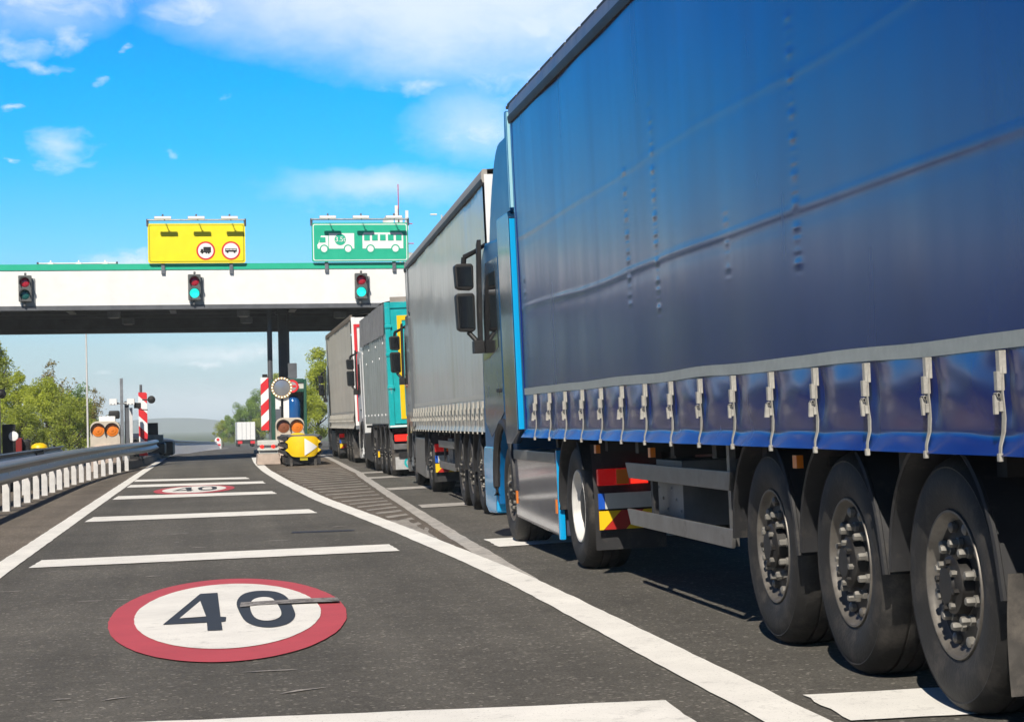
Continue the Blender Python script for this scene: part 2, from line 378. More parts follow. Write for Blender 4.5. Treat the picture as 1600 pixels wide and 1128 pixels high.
# ------------------------------------------------------------------ ground
BANK = 0.027
def bend(y):                       # the road swings right beyond the canopy
    if y < 85: return 0.0
    t = (y - 85) / 202.0
    return 4.8 * t ** 1.4 if t < 1 else 4.8 + 6.7 * (t - 1)
def gz(x, y):
    b = BANK * max(-12.0, min(14.0, x - bend(y)))
    d = 0.0 if y < 85 else (0.0095 * (y - 85) * min(1, (y - 85) / 30) if y < 300 else 2.04 + 6 * (1 - exp(-(y - 300) / 900)))
    return b - d
ys = lin(-60, 90, 61) + lin(94, 300, 60) + [330, 370, 420, 500, 600, 800, 1100, 1500, 2100, 3000, 3800]
xs = [-3500, -2000, -900, -400, -200, -110, -70] + lin(-50, 60, 111) + [80, 120, 200, 400, 900, 2000, 3500]
def strip(name, x0, x1, m, dz, ylist, nx=2, bendit=True, label=None, cat='road'):
    b = MB(); fx = (lambda v, y: v(y)) 
    X0 = x0 if callable(x0) else (lambda y: x0); X1 = x1 if callable(x1) else (lambda y: x1)
    def fn(t, y):
        x = X0(y) + (X1(y) - X0(y)) * t + (bend(y) if bendit else 0)
        return (x, y, gz(x, y) + dz)
    b.grid(fn, lin(0, 1, nx), ylist, m)
    o = b.obj(name, smooth=60, fix=False)
    for p in o.data.polygons: pass
    return tag(o, label or name.replace('_', ' '), cat, kind='structure')
g = MB(); g.grid(lambda x, y: (x, y, gz(x, y) - 0.05), xs, ys, M_grass)
tag(g.obj('ground', smooth=60), 'grassy verge and flat land around the toll road', 'ground', kind='structure')
yr = [y for y in ys if y <= 420]
strip('road', -34, 22, M_road, 0.0, yr, 29, label='grey asphalt toll road with several lanes')
strip('road_shoulder', -4.6, -2.04, M_shoulder, 0.004, [y for y in yr if y < 95], 4, label='brownish shoulder between the left edge line and the guardrail')

def line(name, pts, w, m, dz, label, wob=0.0):
    """painted line through (x, y) points"""
    P = []
    for i in range(len(pts) - 1):
        n = max(2, int((pts[i + 1][1] - pts[i][1]) / (.22 if pts[i][1] < 45 else 1.0)))
        for k in range(n):
            t = k / n; P.append((pts[i][0] + (pts[i + 1][0] - pts[i][0]) * t, pts[i][1] + (pts[i + 1][1] - pts[i][1]) * t))
    P.append(pts[-1])
    # smooth
    for _ in range(60): P = [P[0]] + [((P[i - 1][0] + 2 * P[i][0] + P[i + 1][0]) / 4, P[i][1]) for i in range(1, len(P) - 1)] + [P[-1]]
    b = MB(); v = []
    for i, (x, y) in enumerate(P):
        ww = w * (1 + wob * mnoise.noise(Vector((x * 3, y * 2.3, 1.7))) + .07 * mnoise.noise(Vector((2, y * 9, 4.7))))
        ox = wob * .08 * mnoise.noise(Vector((5, y * 1.1, .3)))
        v += [(x + ox - ww / 2, y, gz(x - ww / 2, y) + dz), (x + ox + ww / 2, y, gz(x + ww / 2, y) + dz)]
    b.add(v, [(2 * i, 2 * i + 1, 2 * i + 3, 2 * i + 2) for i in range(len(P) - 1)], m)
    return tag(b.obj(name, smooth=0), label, 'road marking', kind='structure')
def patch(name, pts, m, dz, label):
    q = []
    for (a, c), (e, f) in zip(pts, pts[1:] + pts[:1]):
        L_ = sqrt((e - a) ** 2 + (f - c) ** 2); n = max(1, int(L_ / .10)); nx_, ny_ = -(f - c) / L_, (e - a) / L_
        for k in range(n):
            t = k / n; d = .014 * mnoise.noise(Vector((a + t * L_ * 6, c, 1.3))) + .007 * mnoise.noise(Vector((a + t * L_ * 1.1, c, 7.3))) if 0 < k else 0
            q.append((a + (e - a) * t + nx_ * d, c + (f - c) * t + ny_ * d))
    pts = q
    b = MB(); b.poly([(x, y, gz(x, y) + dz) for x, y in pts], m)
    return tag(b.obj(name, smooth=0, fix=False), label, 'road marking', kind='structure')

line('left_edge_line', [(-2.02, 2), (-2.03, 30), (-2.02, 60), (-1.99, 78), (-1.95, 92), (-1.75, 115), (-1.1, 150), (0.1, 190), (2.0, 240)], .24, M_white, .008, 'solid white line along the left edge of the 40 lane', .05)
line('right_edge_line', [(2.28, 2), (2.31, 8), (2.33, 15.5), (2.12, 23), (1.76, 32.5), (1.55, 43), (1.44, 54), (1.44, 62), (1.5, 69), (1.62, 76)], .25, M_white, .008, 'curved white line between the 40 lane and the gore', .05)
line('gore_line', [(2.37, 15.0), (2.42, 16.6), (2.56, 21.5), (2.86, 31), (3.10, 38), (3.4, 46.7), (3.88, 64), (4.05, 74)], .17, M_dirty, .006, 'dirty white line between the gore and the truck lane', .12)
for q, lb in (([(-1.85, 8.6), (-1.85, 9.2), (-0.148, 8.86), (1.947, 8.5), (1.93, 7.86)], 'thick white bar nearest the camera in the 40 lane'),
              ([(-1.759, 19.55), (-1.727, 20.65), (1.77, 20.18), (1.78, 19.1)], 'long white bar just beyond the near 40 roundel'),
              ([(-1.80, 28.73), (-1.76, 30.2), (1.386, 29.17), (1.446, 27.85)], 'white bar halfway between the two 40 roundels'),
              ([(-1.835, 37.3), (-1.81, 39.1), (1.106, 37.6), (1.154, 36.1)], 'white bar just before the far 40 roundel'),
              ([(-1.867, 44.5), (-1.86, 46.4), (1.10, 44.3), (1.131, 42.6)], 'white bar just beyond the far 40 roundel'),
              ([(-1.879, 49.0), (-1.893, 50.9), (0.8, 48.3), (0.871, 46.6)], 'farthest white bar of the 40 lane')):
    patch('rumble_bar', q, M_white, .008, lb)
for q, lb in (([(2.535, 8.39), (3.5, 8.3), (4.9, 8.2), (4.9, 7.4), (2.506, 7.64)], 'wide white bar beside the rear wheel of the blue lorry'),
              ([(2.739, 20.15), (4.9, 20.3), (4.9, 19.2), (2.719, 18.9)], 'white bar under the front wheel of the blue lorry'),
              ([(2.957, 28.75), (5.2, 28.9), (5.2, 27.9), (2.91, 27.75)], 'white bar beside the grey trailer wheels'),
              ([(3.13, 36.2), (5.4, 36.4), (5.4, 35.3), (3.11, 35.1)], 'white bar beside the grey lorry cab'),
              ([(3.28, 43.4), (5.4, 43.6), (5.4, 42.4), (3.28, 42.2)], 'white bar beside the teal tipper rear'),
              ([(3.42, 47.6), (5.4, 47.8), (5.4, 46.6), (3.42, 46.4)], 'white bar beside the teal lorry wheels')):
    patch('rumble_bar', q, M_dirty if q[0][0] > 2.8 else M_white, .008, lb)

# gore paving between the two lanes and its worn hatching
def gl(y): return {True: 2.33}.get(y < 15.5) or 0
def interp(pts, y):
    if y <= pts[0][1]: return pts[0][0]
    for (a, b), (c, d) in zip(pts, pts[1:]):
        if y <= d: return a + (c - a) * (y - b) / (d - b)
    return pts[-1][0]
GLp = [(2.42, 17), (2.15, 23), (1.80, 32.5), (1.60, 43), (1.50, 54), (1.50, 62), (1.56, 69), (1.68, 76), (1.7, 95)]
GRp = [(2.44, 17), (2.55, 21.5), (2.84, 31), (3.08, 38), (3.37, 46.7), (3.85, 64), (4.0, 74), (4.0, 95)]
strip('gore_paving', lambda y: interp(GLp, y), lambda y: interp(GRp, y), M_gore, .004, lin(17, 90, 60), 4, False, 'brownish paved gore between the two lanes')
hb = MB(); y = 20.8
while y < 53:
    a = interp(GLp, y) + .16; c = interp(GRp, y + .4) - .14
    w = .42 if y < 27 else .36
    if c - a > .06:
        n = 9; v = []
        for i in range(n):
            t = i / (n - 1); x = a + (c - a) * t; yy = y + .55 * t
            j0 = .1 * mnoise.noise(Vector((x * 5, y * 3, 0))); j1 = .1 * mnoise.noise(Vector((x * 5, y * 3, 9)))
            v += [(x, yy + j0, gz(x, yy) + .008), (x, yy + w + j1, gz(x, yy) + .008)]
        hb.add(v, [(2 * i, 2 * i + 2, 2 * i + 3, 2 * i + 1) for i in range(n - 1)], M_faint)
    y += 1.15 if y < 30 else 1.5
tag(hb.obj('gore_hatching', smooth=0), 'faded transverse stripes painted across the gore', 'road marking', kind='structure')
patch('gore_tip', [(2.26, 19.6), (2.02, 25.2), (2.40, 24.6), (2.34, 21.0)], M_faint, .006, 'faded pale tip of the gore paving')

# speed limit roundels
def ell(cx, cy, a, b, n=72, jit=0.0, sk=0.0): return [(cx + a * cos(2 * pi * k / n) * (1 + jit * mnoise.noise(Vector((k * .9, cx, a))) + jit * mnoise.noise(Vector((k * .21, cx + 5, a)))), cy + (b * sin(2 * pi * k / n) + sk * a * cos(2 * pi * k / n))) for k in range(n)]
FOUR = [(-0.335, 13.133), (-0.106, 15.37), (0.025, 15.374), (0.038, 13.449), (0.076, 13.397), (0.07, 13.119), (0.042, 13.081), (0.047, 12.566), (-0.046, 12.583), (-0.051, 13.11)]
FOURIN = [(-0.232, 13.458), (-0.102, 14.687), (-0.057, 13.479)]
ZO = [(0.15, 14.403), (0.197, 15.07), (0.28, 15.331), (0.375, 15.341), (0.465, 15.184), (0.516, 14.853), (0.537, 14.4), (0.537, 13.672), (0.532, 13.2), (0.481, 12.775), (0.408, 12.582), (0.328, 12.539), (0.254, 12.687), (0.194, 13.016), (0.169, 13.603)]
ZI = [(0.245, 14.095), (0.273, 14.576), (0.345, 14.755), (0.417, 14.635), (0.437, 14.214), (0.449, 13.576), (0.435, 13.175), (0.38, 12.957), (0.313, 12.944), (0.264, 13.139), (0.245, 13.555)]
def chaikin(p, k=2):
    for _ in range(k):
        q = []
        for i in range(len(p)):
            a, b = p[i], p[(i + 1) % len(p)]
            q += [(a[0] * .75 + b[0] * .25, a[1] * .75 + b[1] * .25), (a[0] * .25 + b[0] * .75, a[1] * .25 + b[1] * .75)]
        p = q
    return p
def roundel(T, label, scrape):
    b = MB()
    def add(pts, m, dz): b.poly([(X, Y, gz(X, Y) + dz) for X, Y in (T(x, y) for x, y in pts)], m)
    add(ell(.088, 13.86, .800, 2.92, n=160, jit=.010), M_red, .008)
    add(ell(.088, 13.88, .632, 2.33, n=160, jit=.008), M_white, .012)
    add(FOUR, M_dark, .016); add(FOURIN, M_white, .020)
    add(chaikin(ZO), M_dark, .016); add(chaikin(ZI), M_white, .020)
    if scrape: 
        add([(0.174, 13.98), (0.187, 14.33), (0.60, 14.36), (0.875, 14.30), (0.871, 13.98), (0.60, 14.04), (0.306, 14.06)], M_scrape, .024)
    return tag(b.obj('speed_roundel', smooth=0, fix=False), label, 'road marking', kind='structure')
roundel(lambda x, y: (x, y), 'large red ringed 40 roundel painted nearest on the lane', True)
roundel(lambda x, y: (-.365 + (x - .088) * 1.02, 40.9 + (y - 13.86) * .88), 'small looking far red ringed 40 roundel on the lane', False)
# stains and repairs on the asphalt
M_tar = mat('tar_patch', (0.030, 0.030, 0.034), .6, var=.3, vscale=6)
for pts in ([(0.9, 23.2), (1.62, 23.0), (1.63, 23.25), (0.92, 23.5)],):
    patch('tar_seam', pts, M_tar, .004, 'thin dark tar seam on the asphalt')

sc = MB(); rs = random.Random(4)
for k in range(26):
    x, y = rs.uniform(-1.9, 3.0), rs.uniform(8, 26); a = rs.uniform(-.5, .5); l_, w_ = rs.uniform(.03, .16), rs.uniform(.01, .025)
    dx, dy = cos(a) * l_, sin(a) * l_; p = [(x - dx, y - dy - w_), (x + dx * .6, y + dy - w_ * 1.4), (x + dx, y + dy + w_ * .4), (x - dx * .3, y + w_ * 1.5)]
    sc.poly([(u, v, gz(u, v) + .005) for u, v in p], M_faint)
tag(sc.obj('road_scuff', smooth=0, fix=False), 'small pale scuffs and paint flecks on the near asphalt', 'road marking', kind='structure')

# ------------------------------------------------------------------ lorry parts
def wheel_mesh(style):
    R_ = .525
    t = MB()
    t.lathe([(.300, .06), (.300, .028), (.318, .020), (.345, .010), (.385, .002), (.43, .000), (.462, .010), (.472, .014), (.478, .012), (.50, .030), (.515, .055), (.525, .085), (.525, .125), (.513, .127), (.513, .137), (.525, .139), (.525, .19), (.513, .192), (.513, .203), (.525, .205), (.525, .26), (.513, .262), (.513, .272), (.525, .274), (.525, .315), (.515, .345), (.49, .37), (.43, .395), (.36, .392), (.300, .37), (.300, .33)], M_tyre, 72)
    r = MB()
    m = M_rim if style != 'pale' else M_rimwhite
    if style == 'pale':     # steel rim of a drive axle, deep dish
        r.lathe([(.300, .05), (.306, .024), (.300, .016), (.287, .020), (.280, .05), (.262, .10), (.245, .16), (.20, .20), (.165, .20)], m, 56)
        r.lathe([(.165, .20), (.165, .08), (.150, .06), (.05, .05), (.0, .05)], M_rimdark, 40)
    else:
        r.lathe([(.300, .05), (.306, .024), (.302, .016), (.293, .016), (.288, .022), (.282, .034), (.272, .052), (.262, .060)], m, 64)
        r.lathe([(.262, .060), (.240, .070), (.215, .064), (.140, .060), (.122, .064)], M_rimdark, 56)
        r.lathe([(.122, .066), (.118, .012), (.104, .000), (.076, -.004), (.070, -.014), (.0, -.016)], M_rimdark, 32)
        for k in range(10):
            w = 2 * pi * k / 10 + .13
            cy, cz = .1675 * cos(w), .1675 * sin(w)
            r.lathe([(.024, .064), (.024, .044), (.0185, .041), (.0185, .012), (.015, .006), (0.0, .005)], M_nut, 6, c=(0, cy, cz))
            w2 = w + pi / 10
            r.lathe([(.024, .070), (.024, .046), (.016, .040), (.0, .038)], m if k % 2 else M_nut, 8, c=(0, .238 * cos(w2), .238 * sin(w2)))
        for k in range(8):
            w = 2 * pi * k / 8
            r.lathe([(.014, .008), (.014, -.020), (.0, -.022)], M_nut if k % 2 else M_rimdark, 6, c=(0, .095 * cos(w), .095 * sin(w)))
    return t.mesh('tyre', smooth=40), r.mesh('rim', smooth=40)
WM = {s: wheel_mesh(s) for s in ('dusty', 'pale')}
def wheel(parent, x, y, style='dusty', r=.525, right=False, spin=0.0):
    e = empty('wheel', (x, y, r), (0, 0, pi if right else 0), parent=parent)
    e.scale = (1, r / .525, r / .525)
    for nm, me in zip(('tyre', 'rim'), WM[style]):
        o = bpy.data.objects.new(nm, me); COL.objects.link(o); o.parent = e
        o.rotation_euler = (spin, 0, 0)
    return e

def mudguard(parent, x0, x1, y, zc, rad, a0, a1, m=None, foot=.0, th=.014):
    """arched guard over a wheel; angles in degrees from the forward horizontal, over the top"""
    m = m or M_mud; b = MB(); n = 22
    pts = [(rad * cos(radians(a0 + (a1 - a0) * i / n)), rad * sin(radians(a0 + (a1 - a0) * i / n))) for i in range(n + 1)]
    if foot: pts = [(pts[0][0] + .02, pts[0][1] - foot)] + pts + [(pts[-1][0] - .035, pts[-1][1] - foot)]
    pin = []
    for i, p in enumerate(pts):
        d = sqrt(p[0] ** 2 + p[1] ** 2); pin.append((p[0] * (1 - th / d), p[1] * (1 - th / d)))
    v = []; f = []
    for p, q in zip(pts, pin):
        v += [(x0, y + p[0], zc + p[1]), (x1, y + p[0], zc + p[1]), (x0, y + q[0], zc + q[1]), (x1, y + q[0], zc + q[1])]
    for i in range(len(pts) - 1):
        a = i * 4; c = a + 4
        f += [(a, a + 1, c + 1, c), (a + 2, c + 2, c + 3, a + 3), (a, c, c + 2, a + 2), (a + 1, a + 3, c + 3, c + 1)]
    b.add(v, f, m)
    # rolled lip on the outer edge
    b.tube([(x0, y + p[0], zc + p[1]) for p in pts], .014, m, 6)
    return b.obj('mudguard', parent, smooth=40)

def curtain_mat(name, col, rough, coat, dirtcol, bumpy=.1):
    m = bpy.data.materials.new(name); m.use_nodes = True; t = m.node_tree; n = t.nodes; l = t.links; b = n['Principled BSDF']
    c = n.new('ShaderNodeTexCoord'); mp = n.new('ShaderNodeMapping'); mp.inputs['Scale'].default_value = (1, 2.2, .22); l.new(c.outputs['Object'], mp.inputs[0])
    def nz(src, s, d, r): 
        x = n.new('ShaderNodeTexNoise'); x.inputs['Scale'].default_value = s; x.inputs['Detail'].default_value = d; x.inputs['Roughness'].default_value = r; l.new(src, x.inputs['Vector']); return x.outputs[0]
    streak = nz(mp.outputs[0], 1.5, 2.5, .5); blot = nz(c.outputs['Object'], 1.1, 6, .6)
    def mr(v, a, b_, lo, hi):
        r = n.new('ShaderNodeMapRange'); l.new(v, r.inputs[0]); r.inputs[1].default_value = a; r.inputs[2].default_value = b_; r.inputs[3].default_value = lo; r.inputs[4].default_value = hi; return r.outputs[0]
    mx = n.new('ShaderNodeMix'); mx.data_type = 'RGBA'; l.new(mr(streak, .35, .75, 0.0, .35), mx.inputs[0])
    mx.inputs[6].default_value = tuple(col) + (1,); mx.inputs[7].default_value = tuple(dirtcol) + (1,)
    mx2 = n.new('ShaderNodeMix'); mx2.data_type = 'RGBA'; l.new(mr(blot, .4, .7, 0, .35), mx2.inputs[0]); l.new(mx.outputs[2], mx2.inputs[6]); mx2.inputs[7].default_value = tuple(x * .7 for x in col) + (1,)
    l.new(mx2.outputs[2], b.inputs['Base Color'])
    l.new(mr(streak, .3, .75, rough - .02, rough + .06), b.inputs['Roughness'])
    b.inputs['Coat Weight'].default_value = coat; b.inputs['Coat Roughness'].default_value = .15
    weave = nz(c.outputs['Object'], 180, 2, .5)
    bp = n.new('ShaderNodeBump'); bp.inputs['Strength'].default_value = bumpy; bp.inputs['Distance'].default_value = .02
    l.new(nz(mp.outputs[0], 2.2, 2, .5), bp.inputs['Height'])
    bp2 = n.new('ShaderNodeBump'); bp2.inputs['Strength'].default_value = .04; bp2.inputs['Distance'].default_value = .002
    l.new(weave, bp2.inputs['Height']); l.new(bp.outputs[0], bp2.inputs['Normal']); l.new(bp2.outputs[0], b.inputs['Normal'])
    return m

def N3(x, y, z): return mnoise.noise(Vector((x, y, z)))

def trailer_side(par, P):
    """left curtain as a hanging, laced sheet, with its lacing straps"""
    L, zb, zt = P['L'], P.get('zb', 1.08), P['zt']
    ry = P['ratchets']; cols = P.get('cols', []); laths = P.get('laths', [])
    pleat = P.get('pleat', .002)
    import bisect
    def off(y, z):
        d = 0.0
        t = (zt - z) / (zt - 1.45)
        d += pleat * sin(y * P.get('pfreq', 22) + 2 * N3(y * .7, 0, 1)) * max(0, min(1, (1.25 - abs(t - .35) * 1.3)))
        d += P.get('wave', .010) * N3(y * .8, z * .5, 3.3) + P.get('ripple', .003) * N3(y * 3, z * .8, 7)
        for lz, amp, ph in laths:
            zz = z - (lz + .03 * N3(y * .35, ph, 2)); k = zz / .014
            if abs(k) < 3: d += amp * exp(-k * k) * min(1, .35 + .9 * abs(N3(y * .5, ph, 5)) + .3)
            if abs(zz + .05) < .15: d -= amp * .25 * exp(-((zz + .05) / .04) ** 2)
        for cy, z0, z1, amp in cols:
            dy = (y - cy) / .055
            if abs(dy) < 3 and z0 < z < z1:
                ph = (z - z0) / .145; s = ph - math.floor(ph) - .5
                d += amp * exp(-dy * dy) * exp(-(s / .24) ** 2) * (1 if int(ph * 7.3 + cy) % 3 else -1)
        # lower hem: drawn in at every strap, bellied between, kicked out at the foot
        if z < 1.46:
            i = bisect.bisect(ry, y); a = ry[i - 1] if i > 0 else ry[0] - .7; c = ry[i] if i < len(ry) else ry[-1] + .7
            u = (y - a) / (c - a) if c > a else 0; s = sin(pi * max(0, min(1, u)))
            w = max(0, sin(pi * min(1, (1.46 - z) / .30)))
            d += w * (-.016 + .034 * s ** .6) + .008 * N3(y * 4, z * 9, 4) * w
            k = 1.128 + .012 * N3(y * 2.1, 5, 1) + .01 * s - z
            if k > 0: d += .75 * k * P.get('kick', 1.0)
        return d
    b = MB()
    zs = lin(zb, 1.17, 8) + lin(1.185, 1.46, 14) + lin(1.48, zt, P.get('nz', 90))
    yy = lin(.06, L - .06, P.get('ny', 420))
    b.grid(lambda y, z: (-1.275 - off(y, z), y, z), yy, zs, P['curtain'])
    # hem turned back
    o = b.obj('curtain', par, smooth=180)
    # reflective stripe just proud of the sheet
    if P.get('stripe'):
        s = MB(); z0, z1 = P['stripe']; s.grid(lambda y, z: (-1.275 - off(y, z) - .004, y, z + .012 * N3(y * .8, 3, 8)), lin(.08, L - .1, 160), [z0, (z0 + z1) / 2, z1], P['stripe_mat'])
        s.obj('stripe', o, smooth=180)
    me = {}
    for i, y in enumerate(ry):
        if not .1 < y < L - .1: continue
        k = i % 5
        if k not in me:
            rnd = random.Random(k + 3); m = MB(); hw = .024
            # webbing: laid over the belly of the sheet, slack towards the hook
            path = [(-.022, 1.435), (-.034, 1.38), (-.040, 1.31), (-.036, 1.25), (-.030, 1.20), (-.036, 1.15), (-.058, 1.10), (-.062, 1.065)]
            tw = [0, 0, 0, .2, .5, .4, .1, 0]
            v = []
            for (dx, z), q in zip(path, tw):
                sk = (1.435 - z) * -.09 + rnd.uniform(-.003, .003)
                w = hw * (1 if z > 1.24 else .8)
                v += [(dx - .004 * q, sk - w, z), (dx - .016 * q, sk + w, z), (dx - .006 - .004 * q, sk - w, z), (dx - .006 - .016 * q, sk + w, z)]
            f = []
            for j in range(len(path) - 1):
                a = 4 * j; c = a + 4; f += [(a, a + 1, c + 1, c), (a + 2, c + 2, c + 3, a + 3), (a, c, c + 2, a + 2), (a + 1, a + 3, c + 3, c + 1)]
            f += [(0, 2, 3, 1), (len(v) - 4, len(v) - 3, len(v) - 1, len(v) - 2)]
            m.add(v, f, M_strap)
            # buckle: sewn pad, body plate, lever, drum and side ears
            m.box(-.052, -.018, -.026, .026, 1.36, 1.445, M_ratch)
            m.box(-.066, -.030, -.024, .022, 1.30, 1.37, M_ratch)
            m.prism([(-.05, 1.29), (-.078, 1.285), (-.070 - .02 * rnd.random(), 1.215), (-.058, 1.215)], 'y', -.012, .018, M_ratch)
            m.tube([(-.062, -.030, 1.285), (-.062, .028, 1.285)], .010, M_chassis, 8)
            m.box(-.060, -.034, -.030, -.008, 1.225, 1.262, M_ratch)
            # foot hook
            m.box(-.075, -.052, -.045, -.012, 1.045, 1.075, M_ratch)
            m.v = [(p[0] * .8 + .0, p[1] * (.64 + .12 * rnd.random() * 0) + (1.3 - p[2]) * (k - 2) * .03 * (p[2] < 1.25), p[2]) for p in m.v]; me[k] = m.mesh('ratchet_strap', bevel=.003)
        r = bpy.data.objects.new('ratchet_strap', me[k]); COL.objects.link(r); r.parent = o
        r.location = (-1.275, y, 0)
    return o

def cab(par, y0, col, P):
    """tractor cab; y0 is the back wall, front is at y0 + 2.15"""
    zt = P.get('cab_z', 3.0); dark = M_black
    aY, aR = y0 + .75, .62        # wheel arch
    arch = [(aY + aR * cos(radians(a)), .54 + aR * sin(radians(a))) for a in range(-18, 199, 14)]
    prof = [(y0 + 2.05, .38)] + arch + [(y0 + .02, .62), (y0, 1.0), (y0, zt), (y0 + 1.55, zt + .06), (y0 + 1.86, zt - .08), (y0 + 2.08, 2.1), (y0 + 2.18, 1.35), (y0 + 2.18, .5)]
    b = MB(); b.prism(prof, 'x', -1.235, 1.235, col); body = b.obj('cab', par, bevel=.045)
    d = MB(); d.prism([(y0 + .62, 1.30), (y0 + .62, zt - .15), (y0 + 1.50, zt - .15), (y0 + 1.80, zt - .5), (y0 + 1.97, 2.0), (y0 + 1.98, 1.2), (y0 + 1.60, 1.05)], 'x', -1.247, -1.22, P.get('door', col)); do = d.obj('door', body, bevel=.008)
    w = MB(); w.prism([(y0 + .78, 1.95), (y0 + .78, zt - .28), (y0 + 1.44, zt - .28), (y0 + 1.66, zt - .55), (y0 + 1.86, 1.98), (y0 + 1.86, 1.85), (y0 + 1.5, 1.86)], 'x', -1.252, -1.23, M_glass); w.obj('window', do, bevel=.004)
    hd = MB(); hd.box(-1.272, -1.24, y0 + .72, y0 + .92, 1.50, 1.54, dark); hd.obj('handle', do, bevel=.006)
    ws = MB(); ws.prism([(y0 + 2.10, 2.02), (y0 + 1.90, zt - .14), (y0 + 1.93, zt - .14), (y0 + 2.13, 2.02)], 'x', -1.1, 1.1, M_glass); ws.obj('windscreen', body)
    # bumper and step
    s = MB(); s.prism([(y0 + 1.42, .40), (y0 + 1.5, .95), (y0 + 2.2, .95), (y0 + 2.28, .8), (y0 + 2.26, .30), (y0 + 2.05, .24), (y0 + 1.45, .26)], 'x', -1.25, 1.25, P.get('bumper', col)); bo = s.obj('bumper', par, bevel=.03)
    # wheel arch trim
    ar = MB(); n = 24
    pts = [(aY + (aR + .035) * cos(radians(-8 + 196 * i / n)), .54 + (aR + .035) * sin(radians(-8 + 196 * i / n))) for i in range(n + 1)]
    for i in range(n):
        (a, c), (e, g_) = pts[i], pts[i + 1]
    ar.tube([(-1.235, p[0], p[1]) for p in pts], .045, M_mud, 8); ar.obj('wheel_arch', par)
    # roof spoiler
    if P.get('spoiler', True):
        zs = P.get('spoiler_z', 3.95)
        sp = [(y0 + 1.52, zt + .02)]
        for i in range(9):
            t = i / 8; sp.append((y0 + 1.50 - 1.0 * t, zt + .03 + (zs - zt - .03) * sin(t * pi / 2) ** .85))
        sp += [(y0 - .02, zs), (y0 - .02, zt - .02)]
        q = MB(); q.prism(sp, 'x', -1.19, 1.19, col); q.obj('roof_spoiler', par, bevel=.07)
    # side air deflector, its rear lip turned in
    if P.get('deflector', True):
        q = MB(); q.prism([(y0 - .72, 1.12), (y0 - .72, 3.10), (y0 - .67, zt + .15), (y0 + .03, zt + .15), (y0 + .03, 1.0), (y0 - .3, 1.0)], 'x', -1.322, -1.235, P.get('deflector_mat', col))
        q.prism([(-1.325, y0 - .70), (-1.325, y0 - .745), (-1.235, y0 - .745), (-1.235, y0 - .70)], 'z', 1.13, 3.09, P.get('lip', col))
        q.obj('side_deflector', par, bevel=.008)
        q = MB(); q.prism([(y0 - .72, 3.16), (y0 - .70, 4.08), (y0 - .62, 4.08), (y0 - .45, 3.16)], 'x', -1.30, -1.235, col)
        q.prism([(-1.302, y0 - .69), (-1.302, y0 - .745), (-1.225, y0 - .745), (-1.225, y0 - .69)], 'z', 3.18, 4.07, P.get('lip_up', col))
        q.obj('roof_deflector', par, bevel=.006)
    # door mirrors on their frame
    mx = -1.235; my = y0 + 1.92
    a = MB()
    a.tube([(mx + .02, my - .32, 3.05), (mx - .06, my - .08, 3.00), (mx - .17, my, 2.95)], [.022, .026, .03], dark, 8)
    a.prism([(my - .36, 3.10), (my - .27, 3.06), (my - .10, 2.45), (my - .06, 2.0), (my - .14, 2.0), (my - .22, 2.42)], 'x', mx - .075, mx - .03, M_mud)
    a.tube([(mx - .05, my - .12, 2.04), (mx - .08, my - .05, 2.06), (mx - .16, my, 2.16)], .028, dark, 8)
    a.box(mx - .13, mx - .02, my - .2, my - .02, 1.93, 2.06, dark)
    a.tube([(mx - .17, my, 2.95), (mx - .18, my + .02, 2.84)], .03, dark, 8); ao = a.obj('mirror_arm', par, bevel=.006)
    for z0, z1, dx in ((2.60, 2.88, 0), (2.16, 2.57, -.0)):
        h = MB(); x0, x1 = mx - .285 + dx, mx - .08 + dx
        h.prism([(x0 + .01, z0 + .03), (x0, z1 - .02), (x0 + .03, z1), (x1 - .02, z1), (x1, z1 - .03), (x1 - .005, z0 + .02), (x1 - .04, z0), (x0 + .05, z0 + .01)], 'y', my - .06, my + .10, dark)
        ho = h.obj('mirror', ao, bevel=.02)
        gz_ = MB(); gz_.prism([(x0 + .03, z0 + .045), (x0 + .022, z1 - .035), (x1 - .03, z1 - .035), (x1 - .022, z0 + .04)], 'y', my - .066, my - .060, M_mirror if z0 < 2.5 else M_glass); gz_.obj('mirror_glass', ho) if False else None
        g2 = MB(); g2.prism([(x0 + .03, z0 + .045), (x0 + .022, z1 - .035), (x1 - .03, z1 - .035), (x1 - .022, z0 + .04)], 'y', my - .067, my - .058, P.get('mirror_mat', M_glass)); g2.obj('glass', ao)
    return body

def hazard_board(par, x0, x1, y, z0, z1):
    b = MB(); b.box(x0, x1, y, y + .012, z0, z1, M_hzr)
    w = (x1 - x0) / 2.3; h = z1 - z0
    x = x0 - h
    k = 0
    while x < x1:
        a = [max(x0, min(x1, v)) for v in (x, x + w * .55)]
        q = [(x, z0), (x + w * .62, z0), (x + w * .62 + h * 1.0, z1), (x + h * 1.0, z1)]
        # clip to the board
        def clip(poly, ax, val, keep):
            r = []
            for i in range(len(poly)):
                p, s = poly[i], poly[(i + 1) % len(poly)]
                ip, is_ = keep(p[ax], val), keep(s[ax], val)
                if ip: r.append(p)
                if ip != is_:
                    t = (val - p[ax]) / (s[ax] - p[ax]); r.append((p[0] + (s[0] - p[0]) * t, p[1] + (s[1] - p[1]) * t))
            return r
        q = clip(q, 0, x0, lambda v, w_: v >= w_); q = clip(q, 0, x1, lambda v, w_: v <= w_) if len(q) > 2 else q
        if len(q) > 2: b.poly([(p[0], y - .003, p[1]) for p in q], M_hzy)
        x += w * 1.25
    return b.obj('hazard_board', par, smooth=0)

